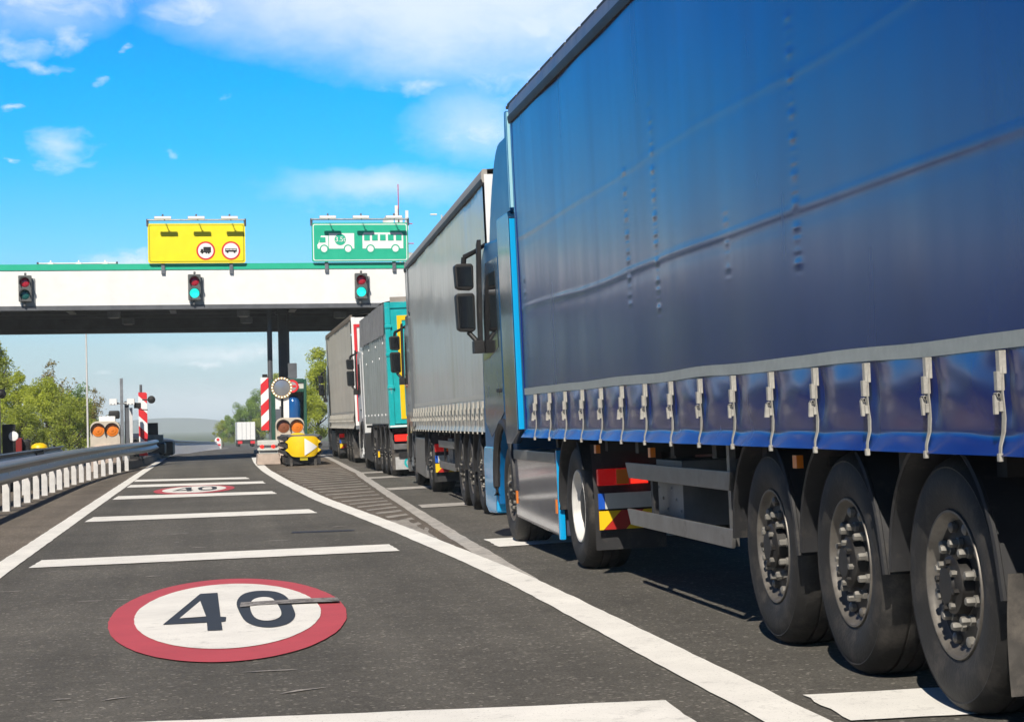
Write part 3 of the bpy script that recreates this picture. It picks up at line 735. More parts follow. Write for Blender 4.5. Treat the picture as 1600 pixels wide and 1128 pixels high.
def lorry(name, label, cx, yr, slope, P, roll=.03, pitch=0.0):
    """articulated lorry; local origin on the road under the middle of the trailer's rear"""
    zg = gz(cx, yr + 8)
    e = empty(name, (cx, yr, zg), (pitch, -roll, -math.atan(slope)), label, 'lorry', 'lorries queueing at the toll')
    L, zt = P['L'], P['zt']; body = P.get('body', 'curtain')
    rail = P.get('rail', M_galvd)
    # underbody
    c = MB()
    for sx in (-.5, .5):
        c.box(sx - .06, sx + .06, .1, L - .3, .78, 1.06, M_chassis)
    for yy in lin(.6, L - 1, 12): c.box(-1.16, 1.16, yy - .05, yy + .05, .97, 1.06, M_chassis)
    c.box(-1.22, 1.22, .05, L - .05, 1.06, 1.12, M_chassis)
    c.box(-1.10, 1.10, .05, .16, .42, .55, M_chassis)
    for yy in P['wheels']: c.tube([(-1.0, yy, .53), (1.0, yy, .53)], .09, M_chassis, 10)
    td = P['drive']; tf = P['front']
    c.box(-.45, -.35, td - 1.0, tf + 1.2, .62, .92, M_chassis); c.box(.35, .45, td - 1.0, tf + 1.2, .62, .92, M_chassis)
    c.tube([(-1.0, td, .53), (1.0, td, .53)], .12, M_chassis, 10); c.tube([(-1.0, tf, .5), (1.0, tf, .5)], .08, M_chassis, 10)
    c.box(-.95, .95, td - .3, td + 1.2, .92, 1.0, M_chassis)
    # landing legs and tank; long boxes added to block light under the bed
    for sx in (-.85, .85): c.box(sx - .07, sx + .07, P['wheels'][-1] + 3.3, P['wheels'][-1] + 3.45, .42, 1.06, M_chassis)
    c.tube([(-.75, P['wheels'][-1] + 1.3, .78), (.75, P['wheels'][-1] + 1.3, .78)], .2, M_chassis, 14)
    c.box(-.42, .42, .6, L - 1.0, .50, .98, M_chassis); c.box(.80, 1.18, P['wheels'][-1] + .75, P['wheels'][-1] + 3.3, .42, 1.04, M_chassis); c.box(.6, 1.2, .3, P['wheels'][0] - .7, .45, 1.04, M_chassis)
    c.obj('chassis', e)
    if P.get('belly', True):
        c = MB(); c.box(-.82, .9, P['wheels'][0] - .9, P['wheels'][-1] + .9, .55, 1.0, M_chassis); c.obj('axle_housing', e)
    # trailer body
    if body == 'curtain':
        trailer_side(e, P)
        r = MB(); r.grid(lambda y, z: (1.275, y, z), [.06, L - .06], [1.08, zt], P['curtain']); r.obj('curtain', e)
        h = MB(); h.box(-1.27, 1.27, L - .05, L, 1.10, zt + .08, P.get('head', M_wpaint)); h.obj('headboard', e)
        b = MB(); b.box(-1.25, 1.25, 0, .05, 1.12, zt + .05, P.get('doormat', M_wpaint))
        for x0 in (-1.262, -.06, 1.16):
            b.box(x0, x0 + .11, -.02, .01, 1.1, zt + .06, P.get('doormat', M_wpaint))
        b.box(-1.262, -1.0, -.012, .02, 1.0, 1.12, M_galvd); b.box(-1.0, 1.262, -.012, .02, 1.0, 1.12, M_galvd)
        do = b.obj('rear_door', e)
        for x in (-.75, -.35, .35, .75):
            lk = MB(); lk.tube([(x, -.03, 1.05), (x, -.03, zt)], .016, M_galv, 6); lk.obj('lock_bar', do)
        if P.get('outline'):
            q = MB(); a, b_, z0, z1, w = -1.20, 1.20, 1.22, zt - .14, .085
            for X0, X1, Z0, Z1 in ((a, a + w, z0, z1), (b_ - w, b_, z0, z1), (a + w, b_ - w, z0, z0 + w), (a + w, b_ - w, z1 - w, z1)): q.box(X0, X1, -.026, -.018, Z0, Z1, M_redpaint)
            q.obj('outline_tape', do, smooth=0)
        # roof rail and roof
        b = MB()
        b.prism([(-1.262, zt - .035), (-1.295, zt - .035), (-1.295, zt + .075), (-1.275, zt + .125), (-1.22, zt + .125), (-1.22, zt - .035)], 'y', 0, L, rail)
        b.box(1.22, 1.29, 0, L, zt - .03, zt + .12, rail)
        ro = b.obj('roof_rail', e, bevel=.006)
        if P.get('rail_dark'):
            b = MB(); b.prism([(-1.296, zt - .06), (-1.306, zt - .02), (-1.306, zt + .005), (-1.290, zt + .005), (-1.27, zt - .06)], 'y', 0, L, P['rail_dark'])
            b.obj('curtain_track', ro)
        b = MB(); b.grid(lambda x, y: (x, y, zt + .12 + .035 * (1 - (x / 1.25) ** 2) + .012 * N3(x * 2, y * 2, 1)), lin(-1.25, 1.25, 9), lin(0, L, 60), P.get('roof', M_flap)); b.obj('roof', e, smooth=60)
        if P.get('bows'):
            b = MB(); y = .3
            while y < L:
                b.box(-1.262, -1.05, y, y + .55, zt + .128, zt + .165, P['bows']); b.box(-1.268, -1.225, y + .56, y + .60, zt + .12, zt + .150, M_ratch); y += .62
            b.obj('roof_bow', ro, bevel=.01)
        b = MB(); b.box(-1.285, -1.22, L - .09, L + .01, 1.10, zt, P.get('pillar', M_chassis)); b.obj('corner_pillar', e, bevel=.01)
    # wheels
    for i, yy in enumerate(P['wheels']):
        for rgt in (False, True): wheel(e, 1.21 if rgt else -1.21, yy, P.get('wstyle', 'dusty'), right=rgt, spin=.7 * i + .2)
        if P.get('guards', True):
            last = i == 0
            mudguard(e, -1.235, -.84, yy, .53, .605, 14, 168, foot=.14)
    # flap behind the last axle
    yy = P['wheels'][0]
    b = MB(); b.grid(lambda x, z: (x, yy - .66 + .03 * sin(z * 5) - .01 * N3(x * 5, z * 4, 2), z), lin(-1.23, -.84, 6), lin(.16, .62, 8), M_flap); b.obj('mud_flap', e)
    for rgt in (False, True):
        wheel(e, 1.215 if rgt else -1.215, td, P.get('drive_style', 'pale'), .51, rgt, .3)
        wheel(e, 1.20 if rgt else -1.20, tf, 'dusty', .50, rgt, .5)
    mudguard(e, -1.24, -.68, td, .52, .60, -6, 150, foot=.0, m=P.get('guardmat', M_mud))
    # tractor rear: flap, light, plate, hazard board
    yb = td - .82
    b = MB(); b.grid(lambda x, z: (x, yb + .02 + (.16 * max(0, (z - .62)) if True else 0), z), lin(-1.22, -.66, 5), lin(.20, 1.02, 8), M_mud); b.obj('mud_flap', e)
    b = MB(); b.box(-.66, .66, yb, yb + .06, .34, .80, M_chassis); b.obj('tail_panel', e, bevel=.01)
    b = MB(); b.box(-1.20, -1.06, yb - .06, yb + .0, .70, .83, M_darkred); b.box(-1.06, -.95, yb - .06, yb, .70, .83, M_amber); b.box(-.95, -.80, yb - .06, yb, .70, .83, M_redlens); b.obj('tail_light', e, bevel=.008)
    b = MB(); b.box(-1.15, -.60, yb - .05, yb - .03, .52, .64, M_plate); b.box(-1.20, -1.151, yb - .05, yb - .03, .52, .64, M_bluel); b.obj('number_plate', e)
    hazard_board(e, -1.20, -.55, yb - .045, .36, .505)
    # tail of the trailer
    for s in (-1, 1):
        b = MB(); b.box(s * .98 - .2, s * .98 + .2, .0, .05, .78, .92, M_redlens); b.obj('tail_light', e, bevel=.008)
    if P.get('rear_plate', True):
        b = MB(); b.box(-.26, .26, .02, .04, .60, .72, M_plate); b.obj('number_plate', e)
    # side guard
    if P.get('sideguard'):
        y0, y1 = P['sideguard']
        b = MB()
        for z0, z1 in ((.795, .905), (.465, .575)):
            b.prism([(y0 + .04, z0), (y1 - .1, z0 - .0), (y1, z1), (y0, z1)], 'x', -1.215, -1.19, M_alu)
        g0 = b.obj('side_guard', e, bevel=.006)
        for yy in (y0 + .1, y1 - .75): b = MB(); b.box(-1.188, -1.15, yy, yy + .06, .47, .90 if yy > y0 + .5 else 1.06, M_mud if yy > y0 + .5 else M_alu); b.obj('guard_bracket', g0)
        b = MB(); b.box(-1.10, -.70, y1 - 1.25, y1 - .5, .50, .93, M_galvd)
        for k in range(6): b.lathe([(.012, -.0), (.012, -.006), (0, -.006)], M_chassis, 8, c=(-1.10, y1 - 1.2 + .13 * k, .60 + .07 * (k % 3)))
        b.obj('pallet_box', e, bevel=.012)
    # fuel tank skirt
    b = MB(); y0, y1 = td + .68, tf - .62
    b.prism([(y0, .22), (y1, .28), (y1 + .02, .88), (y1 - .03, .93), (y0 + .02, .93), (y0, .88)], 'x', -1.245, -.75, P.get('skirt', M_mud)); sk = b.obj('tank_skirt', e, bevel=.035)
    if P.get('skirt_top'):
        b = MB(); b.box(-1.252, -1.0, y0 + .06, y1 - .02, .845, .94, P['skirt_top']); b.obj('skirt_step', sk, bevel=.012)
    if P.get('skirt_edge'):
        b = MB(); b.box(-1.255, -1.20, y0 - .055, y0 - .003, .20, .96, P['skirt_edge']); b.obj('skirt_edge', sk, bevel=.012)
        b = MB(); b.box(-1.254, -1.235, y0 + .06, y0 + .12, .42, .54, M_amber); b.obj('side_marker', sk); b = MB(); b.box(-1.254, -1.235, y1 - .12, y1 - .06, .42, .54, M_amber); b.obj('side_marker', sk)
    for yy in P.get('markers', []):
        b = MB(); b.box(-1.235, -1.20, yy - .035, yy + .035, .955, 1.02, M_amber); b.obj('marker_lamp', e)
    cab(e, tf - .75, P['cab'], P)
    return e

# blue lorry -----------------------------------------------------------
M_bluecurtain = curtain_mat('blue_tarpaulin', (0.004, 0.019, 0.160), .23, .10, (0.009, 0.021, 0.125), .006)
M_bluestripe = mat('grey_reflective_tape', (0.33, 0.36, 0.35), .5, var=.12, vscale=20)
M_bluecab = mat('metallic_blue_paint', (0.002, 0.10, 0.27), .32, metal=.0, coat=.0, spec=.25, var=.08, vscale=2)
M_cyan = mat('bright_blue_paint', (0.004, 0.36, 0.74), .25, coat=.5)
M_palelip = mat('pale_blue_lip', (0.33, 0.62, 0.72), .3)
M_sideblue = mat('darkened_side_blue', (0.006, 0.030, 0.075), .2, coat=.3, var=.1, vscale=2)  # cab blue with the side's dark reflections painted into the colour
M_bluedoor = mat('dark_blue_door', (0.014, 0.060, 0.130), .25, metal=.0, coat=.3, var=.15, vscale=3)  # darker blue than the cab body
M_skirt = mat('slate_skirt', (0.070, 0.078, 0.115), .07, metal=.0, coat=.6, var=.1, vscale=3)
BL = dict(L=13.6, zt=4.00, zb=1.065, wheels=[3.264, 4.577, 5.866], drive=11.5, front=15.2, curtain=M_bluecurtain, stripe=(1.452, 1.512), stripe_mat=M_bluestripe,
          ratchets=[2.40 - .742 * k for k in range(3, 0, -1)] + [2.40 + .742 * k for k in range(16)], pleat=.0, wave=.014, ripple=.0007, laths=[(2.22, .0040, 1), (2.89, .0020, 6)],
          cols=[(8.80, 1.95, 3.0, .0035), (7.95, 1.85, 3.2, .0045), (4.9, 1.9, 3.4, .004), (6.2, 1.95, 2.4, .002), (13.25, 1.7, 2.5, .0025)],
          cab=M_bluecab, deflector_mat=M_sideblue, lip=M_cyan, lip_up=M_palelip, door=M_bluedoor, bumper=M_cyan, skirt=M_skirt, skirt_top=M_alu, skirt_edge=M_cyan, sideguard=(6.6, 9.5), rail=M_galvd, rail_dark=M_black, bows=M_mud, markers=[10.5, 8.6, 5.25], pillar=M_bluecurtain, ny=620, nz=130, guardmat=M_mud)
blue = lorry('articulated_lorry', 'blue curtain-sided lorry with white ratchet straps, nearest in the queue', 4.16, 4.4, 0.0, BL)

# grey lorry -----------------------------------------------------------
M_greycurtain = curtain_mat('grey_tarpaulin', (0.44, 0.455, 0.45), .30, .3, (0.54, 0.52, 0.45), .04)
M_greyroof = mat('dusty_canvas', (0.30, 0.27, 0.24), .85, var=.2, vscale=4)
M_greycab = mat('grey_cab', (0.10, 0.11, 0.12), .35, coat=.4, var=.1)
GR = dict(L=13.6, zt=4.02, zb=1.07, wheels=[2.4, 3.7, 5.0], drive=10.6, front=14.3, curtain=M_greycurtain, stripe=(1.47, 1.53), stripe_mat=mat('pale_tape', (.52, .52, .48), .6),
          ratchets=lin(.4, 13.2, 24), laths=[], pleat=.0022, pfreq=14, wave=.02, kick=.4, cab=M_greycab, bumper=M_greycab, skirt=M_alu, rail=mat('grey_rail', (.33, .31, .28), .6, var=.15), roof=M_greyroof, pillar=M_alu, doormat=M_wpaint, drive_style='dusty', ny=420, nz=40, sideguard=(6.0, 8.8), rail_dark=M_black)
lorry('articulated_lorry', 'grey curtain-sided lorry with white rear frame, ahead of the blue lorry', 4.58, 22.9, .030, GR)

# pale lorry with red outlined rear doors ---------------------------------
M_palecurtain = curtain_mat('pale_grey_tarpaulin', (0.64, 0.60, 0.52), .5, .05, (0.50, 0.46, 0.39), .04)
M_blackcab = mat('black_cab', (0.02, 0.022, 0.024), .3, coat=.5)
WR = dict(L=13.0, zt=4.10, zb=1.02, wheels=[2.4, 3.7, 5.0], drive=9.9, front=13.6, curtain=M_palecurtain, stripe=(1.46, 1.52), stripe_mat=mat('pale_tape_two', (.42, .41, .38), .6), ratchets=lin(.4, 12.6, 20),
          laths=[(2.25, .02, 3), (3.1, .012, 8)], pleat=.003, wave=.03, kick=.4, cab=M_blackcab, bumper=M_blackcab, skirt=M_mud, rail=mat('brown_rail', (.16, .13, .10), .6), roof=M_greyroof, pillar=M_black, head=M_black, outline=True, ny=200, nz=30, drive_style='dusty')
lorry('articulated_lorry', 'pale grey lorry with red-outlined white rear doors, farthest in the queue', 5.33, 56.0, .004, WR)

# teal tipper ---------------------------------------------------------------
M_teal = mat('teal_paint', (0.010, 0.40, 0.42), .35, coat=.3, var=.15, vscale=3, dirt=((.35, .42, .42), 4, .62, .72))
M_tealside = mat('grey_metal_side', (0.42, 0.46, 0.46), .38, metal=.25, var=.25, vscale=3, stretch=(1, 3, .4))
M_canvas = mat('grey_canvas', (0.27, 0.275, 0.275), .8, var=.2, vscale=4)
M_whitecab = mat('white_cab', (.62, .63, .63), .35, coat=.3)
def tipper():
    P = dict(L=7.9, zt=3.72, body='tipper', wheels=[1.0, 2.3, 3.6], drive=5.6, front=9.1, cab=M_whitecab, bumper=M_whitecab, skirt=M_mud, mirror_mat=M_glass, spoiler=True, spoiler_z=3.6, deflector=False, rear_plate=False, belly=True, drive_style='dusty')
    e = lorry('tipper_lorry', 'teal tipper lorry with yellow-framed tailgate and grey tarp, between grey and pale lorries', 5.08, 42.3, .008, P)
    L, zt = 7.9, 3.72
    b = MB()
    # corrugated side
    prof = [(-1.245 - (.03 if i % 4 in (1, 2) else 0.0), .25 + i * .155) for i in range(49)]
    b.grid(lambda i, z: (prof[int(i)][0], prof[int(i)][1], z), list(range(49)), [1.17, zt], M_tealside)
    b.box(-1.24, 1.24, .25, L - .1, 1.15, zt - .1, M_tealside); b.obj('tipper_body', e, smooth=30)
    b = MB(); b.grid(lambda y, z: (-1.29 - .015 * sin(y * 9) * (zt - z) - .02 * N3(y * 2, z * 2, 4), y, z - .05 * abs(sin(y * 2.0)) * (zt + .02 - z)), lin(.2, L - .05, 80), lin(zt - .62, zt + .03, 12), M_canvas)
    b.grid(lambda x, y: (x, y, zt + .03 + .13 * (1 - (x / 1.3) ** 2) + .03 * N3(x * 2, y * 1.5, 6)), lin(-1.29, 1.29, 12), lin(.2, L - .05, 40), M_canvas); b.obj('tarpaulin', e, smooth=60)
    b = MB()
    for k in range(14):
        b.lathe([(.03, 0), (.03, -.012), (0, -.016)], M_wpaint, 10, c=(-1.288, .7 + (k % 7) * 1.05, 1.35 if k < 7 else 2.6 + .3 * (k % 2)))
    b.obj('tarp_eyelet', e)
    # tailgate
    b = MB(); b.box(-1.26, 1.26, -.02, .24, 1.15, zt - .02, M_teal); b.box(-1.275, -1.16, -.05, .26, 1.12, zt + .03, M_teal); b.box(1.16, 1.275, -.05, .26, 1.12, zt + .03, M_teal)
    b.box(-1.16, 1.16, -.05, .22, zt - .10, zt + .03, M_teal); b.box(-1.28, 1.28, -.045, .22, 1.07, 1.13, M_wpaint)
    for z in (1.9, 2.6, 3.2): b.box(-1.29, -1.14, -.075, -.045, z, z + .07, M_teal)
    tg = b.obj('tailgate', e, bevel=.012)
    b = MB(); w = .10
    for X0, X1, Z0, Z1 in ((-1.02, -1.02 + w, 1.25, zt - .26), (1.02 - w, 1.02, 1.25, zt - .26), (-1.02 + w, 1.02 - w, zt - .36, zt - .26), (-1.02 + w, 1.02 - w, 1.25, 1.31)): b.box(X0, X1, -.034, -.020, Z0, Z1, M_yelplas)
    b.box(-.88, -.42, -.030, -.020, 1.45, 2.15, M_yelplas); b.box(-.42, -.2, -.030, -.02, 1.38, 1.5, M_hzy); b.obj('yellow_frame', tg, smooth=0)
    b = MB(); b.grid(lambda x, z: (x, -.02 + .02 * N3(x * 3, z * 3, 1), z), lin(-1.15, 1.15, 14), lin(zt - .08, zt + .14, 4), M_greyroof); b.obj('tarp_roll', tg)
    # underrun bar and mud flap with its round teal emblem
    b = MB(); b.box(-1.2, 1.2, .02, .12, .60, .72, M_alu); b.obj('underrun_bar', e, bevel=.012)
    b = MB(); b.box(-1.2, -.55, .10, .13, .17, .60, M_flap); b.box(-1.18, -.57, .085, .10, .17, .44, mat('flap_white', (.42, .42, .41), .6, var=.2, vscale=9))
    b.disc((-.88, .080, .31), .115, M_teal, 'y'); b.disc((-.88, .076, .31), .07, MATS['flap_white'], 'y'); b.box(-.90, -.78, .070, .075, .285, .335, M_teal); b.prism([(-.93, .31), (-.86, .37), (-.86, .25)], 'y', .068, .073, M_teal)
    b.obj('mud_flap', e, smooth=0)
    return e
tipper()

# far lorry beyond the canopy ------------------------------------------------
def far_lorry():
    x, y = 4.95, 287
    e = empty('box_lorry', (x, y, gz(x, y)), (0, 0, .02), 'small white box lorry driving away far down the road', 'lorry')
    b = MB(); b.box(-1.27, 1.27, 0, 9, 1.0, 3.55, M_wpaint); b.obj('box_body', e, bevel=.03)
    b = MB(); b.box(-1.2, 1.2, -.02, 0, 1.05, 3.5, M_wpaint); 
    for xx in (-.6, 0, .6): b.box(xx - .02, xx + .02, -.05, -.02, 1.05, 3.5, M_galv)
    b.obj('rear_door', e)
    b = MB(); b.box(-1.15, 1.15, .1, 9.5, .45, 1.0, M_chassis); b.obj('chassis', e)
    for s in (-1, 1):
        b = MB(); b.box(s * .9 - .32, s * .9 + .32, -.06, .05, .45, .85, M_redpaint); b.obj('tail_light', e)
        for yy in (2, 3.3, 8.7): wheel(e, s * 1.2 if s < 0 else 1.2, yy, right=s > 0)
    b = MB(); b.box(-1.2, 1.2, 9.2, 11.2, .5, 3.0, M_wpaint); b.obj('cab', e, bevel=.1)
far_lorry()

# ------------------------------------------------------------------ toll canopy
GY = 70.0
can = empty('toll_canopy', (0, GY, 0), label='white toll canopy with green top edge and dark steel underside across the road', cat='toll canopy')
X0, X1 = -34.0, 30.0
b = MB(); b.box(X0, X1, 0, .12, 5.50, 6.72, M_wpaint); b.box(X0, X1, 10.0, 10.12, 5.0, 6.7, M_gantry); b.obj('fascia', can)
b = MB(); b.box(X0, X1, -.03, .16, 6.722, 6.93, M_green); b.obj('green_trim', can)
b = MB(); b.box(X0, X1, -.05, .5, 5.34, 5.50, M_gantry); b.box(X0, X1, .5, 10, 5.92, 6.0, M_gantry); b.box(X0, X1, .12, 10, 6.62, 6.70, M_gantry)
for yy in (2.6, 5.2, 7.8): b.box(X0, X1, yy, yy + .22, 5.48, 5.92, M_gantry)
x = X0 + .5
while x < X1:
    b.box(x, x + .16, .5, 10, 5.62, 5.918, M_gantry); x += 2.1
b.box(X0, X1, 9.4, 10.0, 4.98, 5.12, M_gantry); b.box(X0, X1, 9.2, 9.4, 5.12, 5.6, M_gantry)
b.obj('ceiling_frame', can, bevel=.01)
for x, y in ((-5.0, 1.5), (-1.4, 1.5), (2.9, 1.5), (6, 1.5), (-9, 1.5)):
    b = MB(); b.box(x, x + .22, y, y + 2.2, 5.40, 5.47, M_galv); b.obj('strip_lamp', can)
for x, y in ((-3.6, 2.4), (1.0, 2.4), (-3.3, 7.2), (1.2, 7.2), (4.6, 4)):
    b = MB(); b.box(x, x + .45, y, y + .4, 5.22, 5.44, M_galvd); b.box(x + .06, x + .39, y + .05, y + .35, 5.19, 5.22, M_clear); b.obj('floodlight', can, bevel=.01)
def column(x, y):
    z0 = gz(x, GY + y); b = MB()
    b.box(x - .2, x - .12, y, y + .4, z0, 5.6, M_gantry); b.box(x + .12, x + .2, y, y + .4, z0, 5.6, M_gantry); b.box(x - .12, x + .12, y + .17, y + .23, z0, 5.6, M_gantry)
    b.box(x - .3, x + .3, y - .1, y + .5, 5.35, 5.48, M_gantry)
    b.obj('column', can)
for x in (2.72, -13.0, 12.5): column(x, 4.0); 
for x in (-13, 12.5): column(x, 9.0)
b = MB(); b.tube([(2.13, 1.8, gz(2.1, 72)), (2.13, 1.8, 5.4)], .095, M_gantry, 10); b.obj('drain_pipe', can)
# light rods on the roof edge
def rod(x0, x1, z, lamps, size, label):
    e = empty('light_bar', (0, GY + .5, 0), label=label, cat='light bar')
    b = MB(); b.tube([(x0, 0, z), (x1, 0, z)], .022, M_wpaint, 8)
    for x in (x0, x1): b.tube([(x, 0, 6.93), (x, 0, z + .05)], .04, M_galvd, 6)
    b.obj('rail', e)
    for x in lamps:
        m = MB(); w, h = size
        m.box(x - w / 2, x + w / 2, -.14, .04, z - h / 2 - .02, z + h / 2, M_wpaint); m.tube([(x, -.1, z), (x, -.05, z + h + .04)], .03, M_galv, 6); m.obj('lamp', e, bevel=.03)
    return e
rod(-5.85, -3.15, 7.0, (-5.4, -4.45, -3.55), (.2, .06), 'thin light rod lying low on the canopy edge left of the yellow sign')
def sign_board(name, label, x0, x1, z0, z1, m, mb):
    e = empty(name, ((x0 + x1) / 2, GY - .12, z0), label=label, cat='road sign')
    w = (x1 - x0) / 2; h = z1 - z0
    def rrect(w, z0, z1, r, y):
        p = []
        for cx, cz, a0 in ((w - r, z0 + r, -90), (w - r, z1 - r, 0), (-w + r, z1 - r, 90), (-w + r, z0 + r, 180)):
            for k in range(5): a = radians(a0 + 90 * k / 4); p.append((cx + r * cos(a), y, cz + r * sin(a)))
        return p
    b = MB(); q = [(p[0], p[2]) for p in rrect(w, 0, h, .08, 0)]; b.prism(q, 'y', -.03, .03, mb); 
    bo = b.obj('board', e, smooth=0)
    b = MB(); q = [(p[0], p[2]) for p in rrect(w - .045, .045, h - .045, .06, 0)]; b.prism(q, 'y', -.036, -.031, m[1])
    q = [(p[0], p[2]) for p in rrect(w - .075, .075, h - .075, .05, 0)]; b.prism(q, 'y', -.040, -.0365, m[0]); b.obj('panel', e, smooth=0)
    for s in (-.7, .7):
        b = MB(); b.box(s * w - .06, s * w + .06, .03, .12, -.35, h, M_galvd); b.obj('bracket', e)
    # lamp gantry over the sign
    b = MB(); b.tube([(-w, -.05, h + .12), (w, -.05, h + .12)], .028, M_galv, 8)
    for s in (-1, 1): b.tube([(s * w, -.0, h - .1), (s * w, -.0, h + .16)], .05, M_galvd, 6)
    b.obj('lamp_rail', e)
    for s in (-.68, 0, .68):
        a = MB(); a.tube([(s * w + .06, -.04, h + .1), (s * w + .02, -.55, h + .16)], .018, M_galvd, 6)
        a.prism([(-.60, h + .10), (-.59, h + .20), (-.52, h + .20), (-.50, h + .09)], 'x', s * w - .29, s * w + .29, M_wpaint); a.tube([(s * w, -.57, h + .2), (s * w, -.57, h + .27)], .035, M_galv, 6)
        a.obj('lamp', e, bevel=.015)
    return e
M_ydark = mat('dark_yellow_line', (.42, .36, .01), .5); M_wsheet = mat('white_sheeting', (.82, .82, .82), .5)
M_ink = mat('black_sheeting', (.014, .014, .016), .5)
ysg = sign_board('yellow_sign', 'yellow sign with two red ringed vehicle roundels on the canopy', -2.06, 1.29, 6.93, 8.31, (M_yellow, M_ydark), M_yellow)
def icon(par, name, x, z, items, y):
    b = MB()
    for it in items:
        if it[0] == 'b': b.box(x + it[1], x + it[2], y - it[6] if len(it) > 6 else y - .004, y, z + it[3], z + it[4], it[5])
        if it[0] == 'p': b.prism([(x + p, z + q) for p, q in it[1]], 'y', y - .004, y, it[2])
        if it[0] == 'd': b.disc((x + it[1], y - (it[5] if len(it) > 5 else .006), z + it[2]), it[3], it[4], 'y', 28)
    return b.obj(name, par, smooth=0)
def ring(par, x, z, items):
    b = MB(); b.disc((x, -.045, z), .325, M_redpaint, 'y', 40); b.disc((x, -.049, z), .265, M_wsheet, 'y', 40); o = b.obj('roundel', par, smooth=0)
    icon(o, 'pictogram', x, z, items, -.052)
K = M_ink
cxs = -.385
ring(ysg, -.10 - cxs + .03 - .01, .43, [('b', -.08, .18, -.01, .13, K), ('b', -.17, -.09, -.05, .06, K), ('b', -.19, .18, -.06, -.015, K), ('d', -.12, -.07, .035, K), ('d', .10, -.07, .035, K), ('d', .02, -.07, .03, K)])
ring(ysg, .72 - cxs + .07, .43, [('b', -.20, .20, -.04, .02, K), ('b', -.20, .20, .055, .075, K), ('b', -.2, -.18, .02, .06, K), ('b', -.07, -.055, .02, .06, K), ('b', .06, .075, .02, .06, K), ('b', .18, .2, .02, .06, K), ('d', -.12, -.05, .035, K), ('d', .12, -.05, .035, K)])
gsg = sign_board('green_sign', 'green sign with white truck and bus pictograms on the canopy', 3.60, 7.0, 6.95, 8.32, (M_green, M_wsheet), M_green)
W = M_wsheet; G_ = M_green
icon(gsg, 'truck_pictogram', -.87, .62, [('p', [(-.62, -.16), (.66, -.16), (.66, .38), (-.24, .38), (-.24, .30), (-.50, .30), (-.60, .02), (-.64, -.02)], W),
    ('d', .17, .16, .20, G_, .010), ('d', -.40, -.17, .155, G_, .008), ('d', .44, -.17, .155, G_, .008), ('d', -.40, -.17, .11, W, .012), ('d', .44, -.17, .11, W, .012)], -.042)
wb = MB(); wb.prism([(-1.40, .86), (-1.22, .86), (-1.22, .68), (-1.44, .68)], 'y', -.056, -.050, G_); wb.box(-1.12, -1.10, -.056, -.05, .46, 1.0, G_); wb.obj('truck_window', gsg, smooth=0)
v, f = text_mesh('3.5t', .24); wb = MB(); wb.add([(p[0] - .70, -.060, p[1] + .78) for p in v], f, W); wb.obj('lettering', gsg, smooth=0, fix=False)
icon(gsg, 'bus_pictogram', .80, .62, [('p', [(-.72, -.16), (.72, -.16), (.72, .34), (.66, .40), (-.66, .40), (-.72, .34)], W), ('d', -.44, -.17, .155, G_, .008), ('d', .44, -.17, .155, G_, .008), ('d', -.44, -.17, .11, W, .012), ('d', .44, -.17, .11, W, .012)] , -.042)
wb = MB()
for x0_ in (-.66, -.38, -.10, .18, .46): wb.box(.80 + x0_, .80 + x0_ + .20, -.056, -.050, .74, .95, G_)
wb.obj('bus_window', gsg, smooth=0)

# traffic lights
M_housing = mat('grey_housing', (.10, .105, .105), .5, var=.2)
M_goff = mat('green_lens_off', (0.008, 0.10, 0.10), .25, coat=.5); M_gon = mat('green_lens_lit', (0.01, .4, .38), .3, emit=(.02, 1.0, .85), estr=.85)
M_roff = mat('red_lens_dim', (0.42, 0.012, 0.035), .25, coat=.5)
M_greyplate = mat('grey_backplate', (.30, .32, .32), .5)
def signal(x, lit, label):
    e = empty('traffic_light', (x, GY - .06, 5.5), label=label, cat='traffic light', group='traffic lights on the canopy')
    b = MB(); b.box(-.16, .28, 0, .05, .0, .95, M_greyplate); b.obj('backplate', e)
    b = MB(); b.box(-.25, .19, -.22, -.001, .14, 1.04, M_housing); b.box(-.06, .02, -.12, -.06, 1.04, 1.14, M_gantry); b.box(-.10, -.02, -.12, -.04, -.02, .14, M_gantry); h = b.obj('housing', e, bevel=.03)
    for z, m in ((.80, M_roff), (.38, M_gon if lit else M_goff)):
        b = MB(); b.lathe([(0, -.262), (.08, -.258), (.14, -.245), (.165, -.225)], m, 28, 'y', c=(-.03, 0, z)); b.obj('lens', e)
        b = MB()
        pts = [radians(-25 + 230 * i / 18) for i in range(19)]
        b.grid(lambda a, y: (-.03 + .180 * cos(a), y, z + .180 * sin(a)), pts, [-.23, -.42], M_gantry); b.obj('visor', e)
signal(-6.20, False, 'unlit traffic light at the left end of the visible canopy')
signal(-.46, True, 'traffic light showing green below the yellow sign')
signal(5.33, True, 'traffic light showing green below the green sign')

